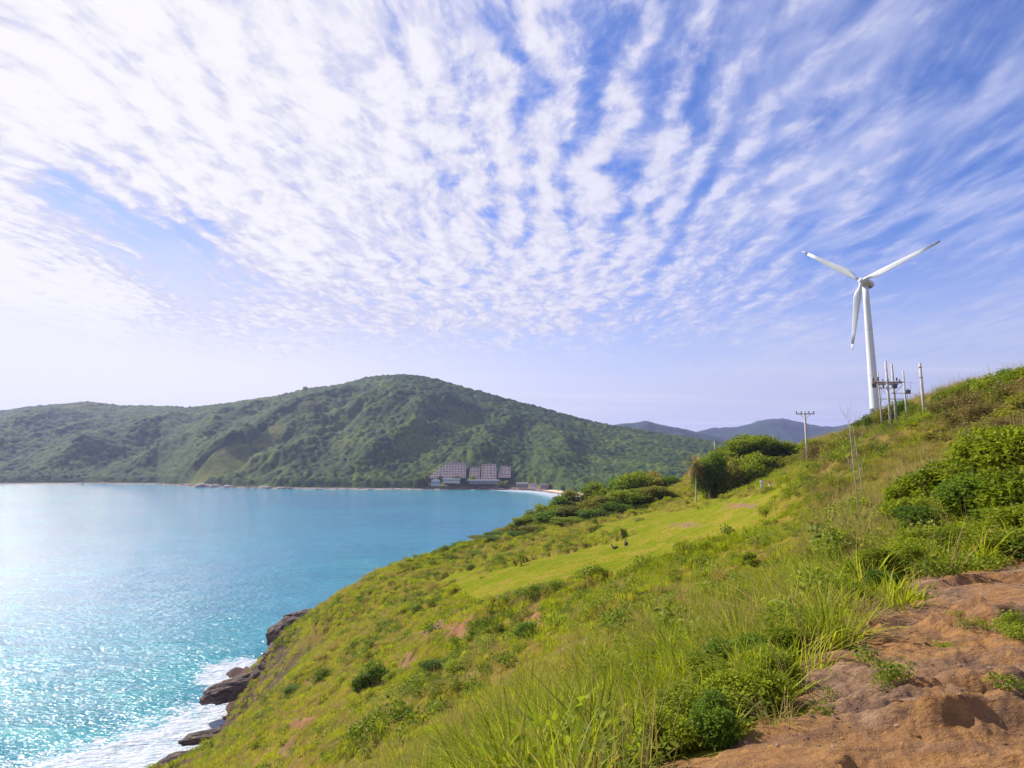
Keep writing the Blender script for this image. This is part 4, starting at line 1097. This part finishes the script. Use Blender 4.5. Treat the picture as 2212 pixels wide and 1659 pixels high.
for zx, y0_, y1_ in ((930, 1225, 1380), (1155, 1215, 1330), (1130, 1265, 1340)):
    A_ = pt(*Z1(zx, y0_), 74.3); B_ = pt(*Z1(zx + 4, y1_), 74.3)
    MB().tube([tuple(A_ - np.array(o0)), tuple(B_ - np.array(o0))], [.03, .03], 5).build('conduit', M_steel, fr)
for zx, zy, sw, sh_ in ((1035, 1245, .5, .55), (878, 1240, .35, .6), (1140, 1290, .35, .5)):
    p_ = pt(*Z1(zx, zy), 73.7) - np.array(o0); MB().box(tuple(p_), (sw, .35, sh_)).tube([(p_[0], p_[1], p_[2] + sh_ / 2), (p_[0], p_[1], p_[2] + sh_ / 2 + .2)], [.06, .04], 6).build('fuse_box', M_grey, fr)
Pe = pt(*Z1(1228, 1068), 70.0); zg = ghz(Pe[0], Pe[1])
sp_ = empty('utility_pole', (Pe[0], Pe[1], zg)); tag(sp_, 'single tall slightly thicker pole right of the pole frame', 'utility pole', 'utility poles on the headland')
pole_geo(Pe[0], Pe[1], Pe[2], .14, sp_, (Pe[0], Pe[1], zg))
bnd = MB(); 
for q in (.6, 1.9): bnd.tube([(0, 0, Pe[2] - zg - q), (0, 0, Pe[2] - zg - q + .12)], [.20, .20], 10)
bnd.build('clamp', M_steel, sp_)
def wire(p, q, sag, r, label, n=14):
    p = Vector(p); q = Vector(q); pts = []
    for i in range(n + 1):
        t = i / n; v = p.lerp(q, t); v.z -= sag * 4 * t * (1 - t); pts.append(tuple(v))
    o = MB().tube(pts, r, 4).build('wire', M_grey); tag(o, label, 'wire', 'wires strung between the poles'); return o
wire(pt(*Z1(1105, 1215), 74), pt(*Z1(1238, 1215), 70.0), .1, .016, 'upper wire from the pole frame to the single pole')
wire(pt(*Z1(1110, 1290), 74.5), pt(*Z1(1245, 1290), 70.0), .15, .014, 'lower wire from the pole frame to the single pole')
def upole(dx, top, Y, arm, label, r=.13, n_ins=3):
    P = pt(dx, top, Y); zg = ghz(P[0], P[1]); H = P[2] - zg
    root = empty('utility_pole', (P[0], P[1], zg)); tag(root, label, 'utility pole', 'utility poles on the headland')
    MB().tube([(0, 0, -.4), (0, 0, H)], [r * 1.4, r], 10).build('pole', M_conc, root, True)
    if arm:
        MB().box((0, -.14, H - .45), (arm, .12, .14)).build('crossarm', M_steel, root)
        for q in (-.46, -.2, .2, .46): insulator((q * arm, -.14, H - .36), root, .75)
        for sgn in (-1, 1): MB().tube([(0, -.1, H - 1.2), (sgn * arm * .3, -.14, H - .5)], .03, 5).build('brace', M_steel, root)
    else:
        MB().tube([(0, 0, H - .35), (0, 0, H - .2)], [r * 1.5] * 2, 10).build('clamp', M_steel, root)
    return P
upole(1738, 888, 88, 2.9, 'concrete utility pole with one crossarm left of the turbine', .14)
upole(1543, 952, 156, 0, 'thin distant pole in front of the trees behind the meadow', .10)

# ------------------------------------------------------------------ people
M_skin = plain('skin', (.40, .23, .15), .6); M_hair = plain('hair', (.02, .015, .012), .5)
def skinned(name, pts, edges, radii, mat, parent):
    me = bpy.data.meshes.new(name); me.from_pydata(pts, edges, []); me.update()
    o = link(name, me, mat, parent); o.modifiers.new('skin', 'SKIN')
    for v, r in zip(me.skin_vertices[0].data, radii): v.radius = (r, r)
    me.skin_vertices[0].data[0].use_root = True
    sb = o.modifiers.new('smooth', 'SUBSURF'); sb.levels = 1; sb.render_levels = 1
    return o
def person(loc, rz, pose, shirt, trousers, label, group):
    root = empty('person', loc, rz); tag(root, label, 'person', group)
    if pose == 'stand':
        J = dict(pel=(0,0,.95), ch=(0,.02,1.32), nk=(0,0,1.50), hd=(0,.02,1.64), hl=(-.09,0,.90), kl=(-.10,.02,.50), al=(-.10,-.02,.08), fl=(-.10,.14,.04), hr=(.09,0,.90), kr=(.11,.06,.50), ar=(.12,0,.08), fr=(.12,.16,.04),
                 sl=(-.18,0,1.42), el=(-.25,-.02,1.14), wl=(-.24,.10,.90), ml=(-.24,.14,.82), sr=(.18,0,1.42), er=(.25,0,1.15), wr=(.18,.16,.98), mr=(.14,.22,.95))
    elif pose == 'sit':
        J = dict(pel=(0,0,.13), ch=(0,-.04,.48), nk=(0,-.02,.67), hd=(0,.02,.81), hl=(-.09,.03,.13), kl=(-.14,.40,.42), al=(-.14,.62,.08), fl=(-.14,.74,.04), hr=(.09,.03,.13), kr=(.14,.40,.42), ar=(.12,.62,.08), fr=(.12,.74,.04),
                 sl=(-.18,-.03,.60), el=(-.26,.14,.40), wl=(-.14,.36,.42), ml=(-.10,.42,.42), sr=(.18,-.03,.60), er=(.26,.14,.40), wr=(.14,.36,.42), mr=(.08,.42,.42))
    else:  # reclining on one elbow
        J = dict(pel=(0,0,.14), ch=(-.34,0,.30), nk=(-.50,0,.44), hd=(-.58,.02,.57), hl=(.05,-.08,.13), kl=(.46,-.10,.22), al=(.86,-.08,.08), fl=(.96,-.08,.10), hr=(.05,.09,.14), kr=(.40,.10,.40), ar=(.62,.12,.08), fr=(.74,.12,.05),
                 sl=(-.44,-.17,.36), el=(-.52,-.24,.06), wl=(-.34,-.26,.05), ml=(-.26,-.26,.05), sr=(-.40,.17,.38), er=(-.22,.25,.22), wr=(.02,.24,.22), mr=(.09,.24,.22))
    names = list(J); ix = {k: i for i, k in enumerate(names)}
    E = [('pel','ch'),('ch','nk'),('nk','hd'),('pel','hl'),('hl','kl'),('kl','al'),('al','fl'),('pel','hr'),('hr','kr'),('kr','ar'),('ar','fr'),('ch','sl'),('sl','el'),('el','wl'),('wl','ml'),('ch','sr'),('sr','er'),('er','wr'),('wr','mr')]
    rad = dict(pel=.12,ch=.13,nk=.055,hd=.105,hl=.085,hr=.085,kl=.058,kr=.058,al=.04,ar=.04,fl=.035,fr=.035,sl=.055,sr=.055,el=.04,er=.04,wl=.028,wr=.028,ml=.035,mr=.035)
    skinned('body', [J[k] for k in names], [(ix[a], ix[b]) for a, b in E], [rad[k] for k in names], M_skin, root)
    def part(name, ks, ed, ex, mat):
        m_ = {k: i for i, k in enumerate(ks)}
        skinned(name, [J[k] for k in ks], [(m_[a], m_[b]) for a, b in ed], [rad[k] + ex for k in ks], mat, root)
    part('shirt', ['pel','ch','sl','el','sr','er'], [('pel','ch'),('ch','sl'),('sl','el'),('ch','sr'),('sr','er')], .022, plain('shirt_cloth', shirt, .9))
    part('trousers', ['pel','hl','kl','al','hr','kr','ar'], [('pel','hl'),('hl','kl'),('kl','al'),('pel','hr'),('hr','kr'),('kr','ar')], .018, plain('trouser_cloth', trousers, .9))
    bm = bmesh.new(); bmesh.ops.create_uvsphere(bm, u_segments=14, v_segments=9, radius=.125)
    hv = Vector(J['hd'])
    for v in bm.verts: v.co = Vector((v.co.x, v.co.y - .03, max(v.co.z, -.05) + .035)) + hv
    me = bpy.data.meshes.new('hair'); bm.to_mesh(me); bm.free(); link('hair', me, M_hair, root, True)
def stand_at(dx, dy):
    P = ground_hit(dx, dy); return (P[0], P[1], ghz(P[0], P[1]))
G1 = 'people resting on the meadow'
person(stand_at(1328, 1187), .5, 'lie', (.06, .05, .05), (.035, .03, .03), 'person in dark clothes reclining on the meadow grass, left of the pair', G1)
person(stand_at(1352, 1179), -.5, 'sit', (.035, .035, .05), (.06, .06, .07), 'person in dark clothes sitting upright on the meadow, right of the pair', G1)
G2 = 'people at the top of the meadow'
person(stand_at(1646, 1058), 2.6, 'stand', (.55, .62, .75), (.5, .55, .6), 'person in pale blue clothes standing under the trees at the meadow top', G2)
person(stand_at(1664, 1056), 3.2, 'sit', (.75, .72, .45), (.2, .2, .2), 'person in a cream top sitting beside the pale blue one under the trees', G2)

# ------------------------------------------------------------------ hotel and beach buildings
M_wall = plain('cream_render', (.60, .49, .42), .85, scale=.2, var=.08); M_wall2 = plain('pink_render', (.56, .41, .37), .85, scale=.2, var=.1)
M_win = plain('dark_window', (.22, .17, .16), .5); M_roof = plain('brown_roof', (.20, .16, .145), .8, scale=.4, var=.2)
M_pale = plain('pale_roof', (.40, .38, .38), .7, scale=.3)
def hill_z(X_, Yv):
    t = (Yv - shoreY(X_)) / (np.interp(X_, rdX, rdY) - shoreY(X_)); return float(mtn(np.array([float(X_)]), np.array([float(t)]))[2][0])
def hotel(x0, x1, ytop, ybot, Yf, floors, bays, step_left, wall, label):
    A_ = pt(x0, ybot, Yf); B_ = pt(x1, ybot, Yf); Tt = pt(x0, ytop, Yf + 34)
    H = (Tt[2] - A_[2]) / floors; Wd = B_[0] - A_[0]
    ox, oz = (A_[0] + B_[0]) / 2, A_[2]
    root = empty('hotel', (ox, Yf, oz), -math.atan2(ox, Yf) * .5); tag(root, label, 'hotel', 'terraced hotel blocks by the beach')
    for k in range(floors):
        l = -Wd / 2 + step_left * k; r_ = Wd / 2 - k * .15; y0 = k * 5.6; n = max(3, int(bays * (r_ - l) / Wd)); bw = (r_ - l) / n
        mb = MB(); zc = k * H
        mb.box(((l + r_) / 2, y0 + 9, zc + H / 2), (r_ - l, 12, H - .01))           # storey body
        mb.box(((l + r_) / 2, y0 + 1.5, zc + .2), (r_ - l + .4, 3.4, .4))           # balcony slab
        mb.box(((l + r_) / 2, y0 - .15, zc + .85), (r_ - l + .4, .25, .9))          # parapet
        for j in range(n + 1): mb.box((l + j * bw, y0 + 1.4, zc + H / 2), (.55, 3.2, H - .3), taper=1)
        st = mb.build('storey', wall if (k % 2 or wall is M_wall) else M_wall, root)
        for j in range(n): MB().box((l + (j + .5) * bw, y0 + 2.95, zc + H * .52), (bw * random.uniform(.3, .7), .12, H * random.uniform(.4, .62))).build('window', M_win, st)
    top = MB(); y0 = (floors - 1) * 5.6; l = -Wd / 2 + step_left * (floors - 1); zc = floors * H
    top.box(((l + Wd / 2) / 2, y0 + 9, zc + .35), (Wd / 2 - l + 1.5, 13.5, .7)); top.box(((l + Wd / 2) / 2, y0 + 9, zc + 1.6), (Wd / 4, 8, 1.9), taper=.6)
    top.build('roof', M_roof, root)
hotel(929, 1006, 1000, 1033, 1052, 6, 12, 5.2, M_wall, 'cream hotel block with a sloping left flank of stepped balconies')
hotel(1013, 1036, 1010, 1037, 1050, 5, 4, 0.2, M_wall2, 'narrow pink hotel block immediately right of the stepped cream one')
hotel(1039, 1072, 1003, 1037, 1053, 6, 5, 0.2, M_wall, 'tallest hotel block in the middle of the pink row')
hotel(1076, 1103, 1008, 1032, 1062, 5, 4, 1.2, M_wall2, 'narrow pink hotel block at the right end of the hotel')
def hut(dx, dy, Yv, w, dpt, h, label, roofm, wallm, pyramid=True):
    P = pt(dx, dy, Yv); z = max(1.0, P[2]); root = empty('beach_building', (P[0], P[1], z)); tag(root, label, 'building', 'low buildings behind the beach')
    mb = MB()
    mb.box((0, 0, h * .3 - 1.5), (w, dpt, h * .6 + 3)); mb.build('wall', wallm, root)
    n = max(2, int(w / 3.5))
    for j in range(n): MB().box((-w / 2 + (j + .5) * w / n, -dpt / 2 - .03, h * .3), (w / n * .6, .1, h * .36)).build('window', M_win, root)
    MB().box((0, 0, h * .6 + h * .2 + .01), (w * 1.12, dpt * 1.15, h * .4), taper=.45 if pyramid else .93).build('roof', roofm, root)
hut(941, 1046, 1030, 15, 9, 9, 'pale lavender hut at the water left of the hotel', M_pale, M_pale)
hut(975, 1040, 1040, 30, 8, 5, 'long white low building in front of the stepped hotel block', M_pale, M_wall, False)
hut(1045, 1042, 1038, 52, 8, 4.5, 'long pale terrace roof in front of the pink hotel block', M_pale, M_roof, False)
hut(1128, 1050, 1030, 20, 8, 6, 'low building with a pale roof at the left end of the beach', M_pale, M_roof, False)
hut(1152, 1051, 1010, 14, 8, 6, 'small red-roofed hut behind the beach', M_roof, M_wall2)
hut(1176, 1052, 1000, 14, 8, 6, 'small brown hut behind the middle of the beach', M_roof, M_roof)
# beachside trees (far away, a few pixels each)
tx = [905, 922, 948, 966, 984, 1010, 1022, 1058, 1088, 1105, 1118, 1140, 1165, 1190, 1215, 1240, 1262, 1285, 1310]
for i, X_ in enumerate(tx):
    Ys = (float(shoreY(X_)) + ((34 if i % 2 else 22) if X_ < 1100 else 62)); a, b, c = ray(X_, 1050); z = max(1.5, hill_z(X_, Ys))
    s = random.uniform(16, 23) if X_ < 1110 else random.uniform(10, 15)
    plant_at(['dtree0', 'tree1', 'dtree2', 'olive1', 'dtree1'][i % 5], (float(a / b) * Ys, Ys, z - 1), s * 1.1, s, i * 1.3, 'small far tree beside the hotel and beach, %s from the left' % ORD[i], 'tree', 'trees behind the beach', 'tree', 'crown', 'trunk')
P = pt(659, 835, 1760); plant_at('dtree1', (P[0], P[1], P[2] - 17), 17, 19, 1, 'lone tree standing up on the skyline of the forested hill', 'tree', None, 'tree', 'crown', 'trunk')

# ------------------------------------------------------------------ haze
hm_, N, out = new_mat('haze_air')
pv = N.n.new('ShaderNodeVolumePrincipled'); pv.inputs['Color'].default_value = (0.50, 0.56, 1.0, 1); pv.inputs['Density'].default_value = HAZE; pv.inputs['Anisotropy'].default_value = 0.25
N.l.new(pv.outputs[0], out.inputs['Volume'])
hb_ = MB(); hb_.box((0, 500, 246), (15000, 15000, 508)); hz_o = hb_.build('haze', hm_)
tag(hz_o, 'pale bluish air over the bay and hills', 'haze', None, 'stuff')
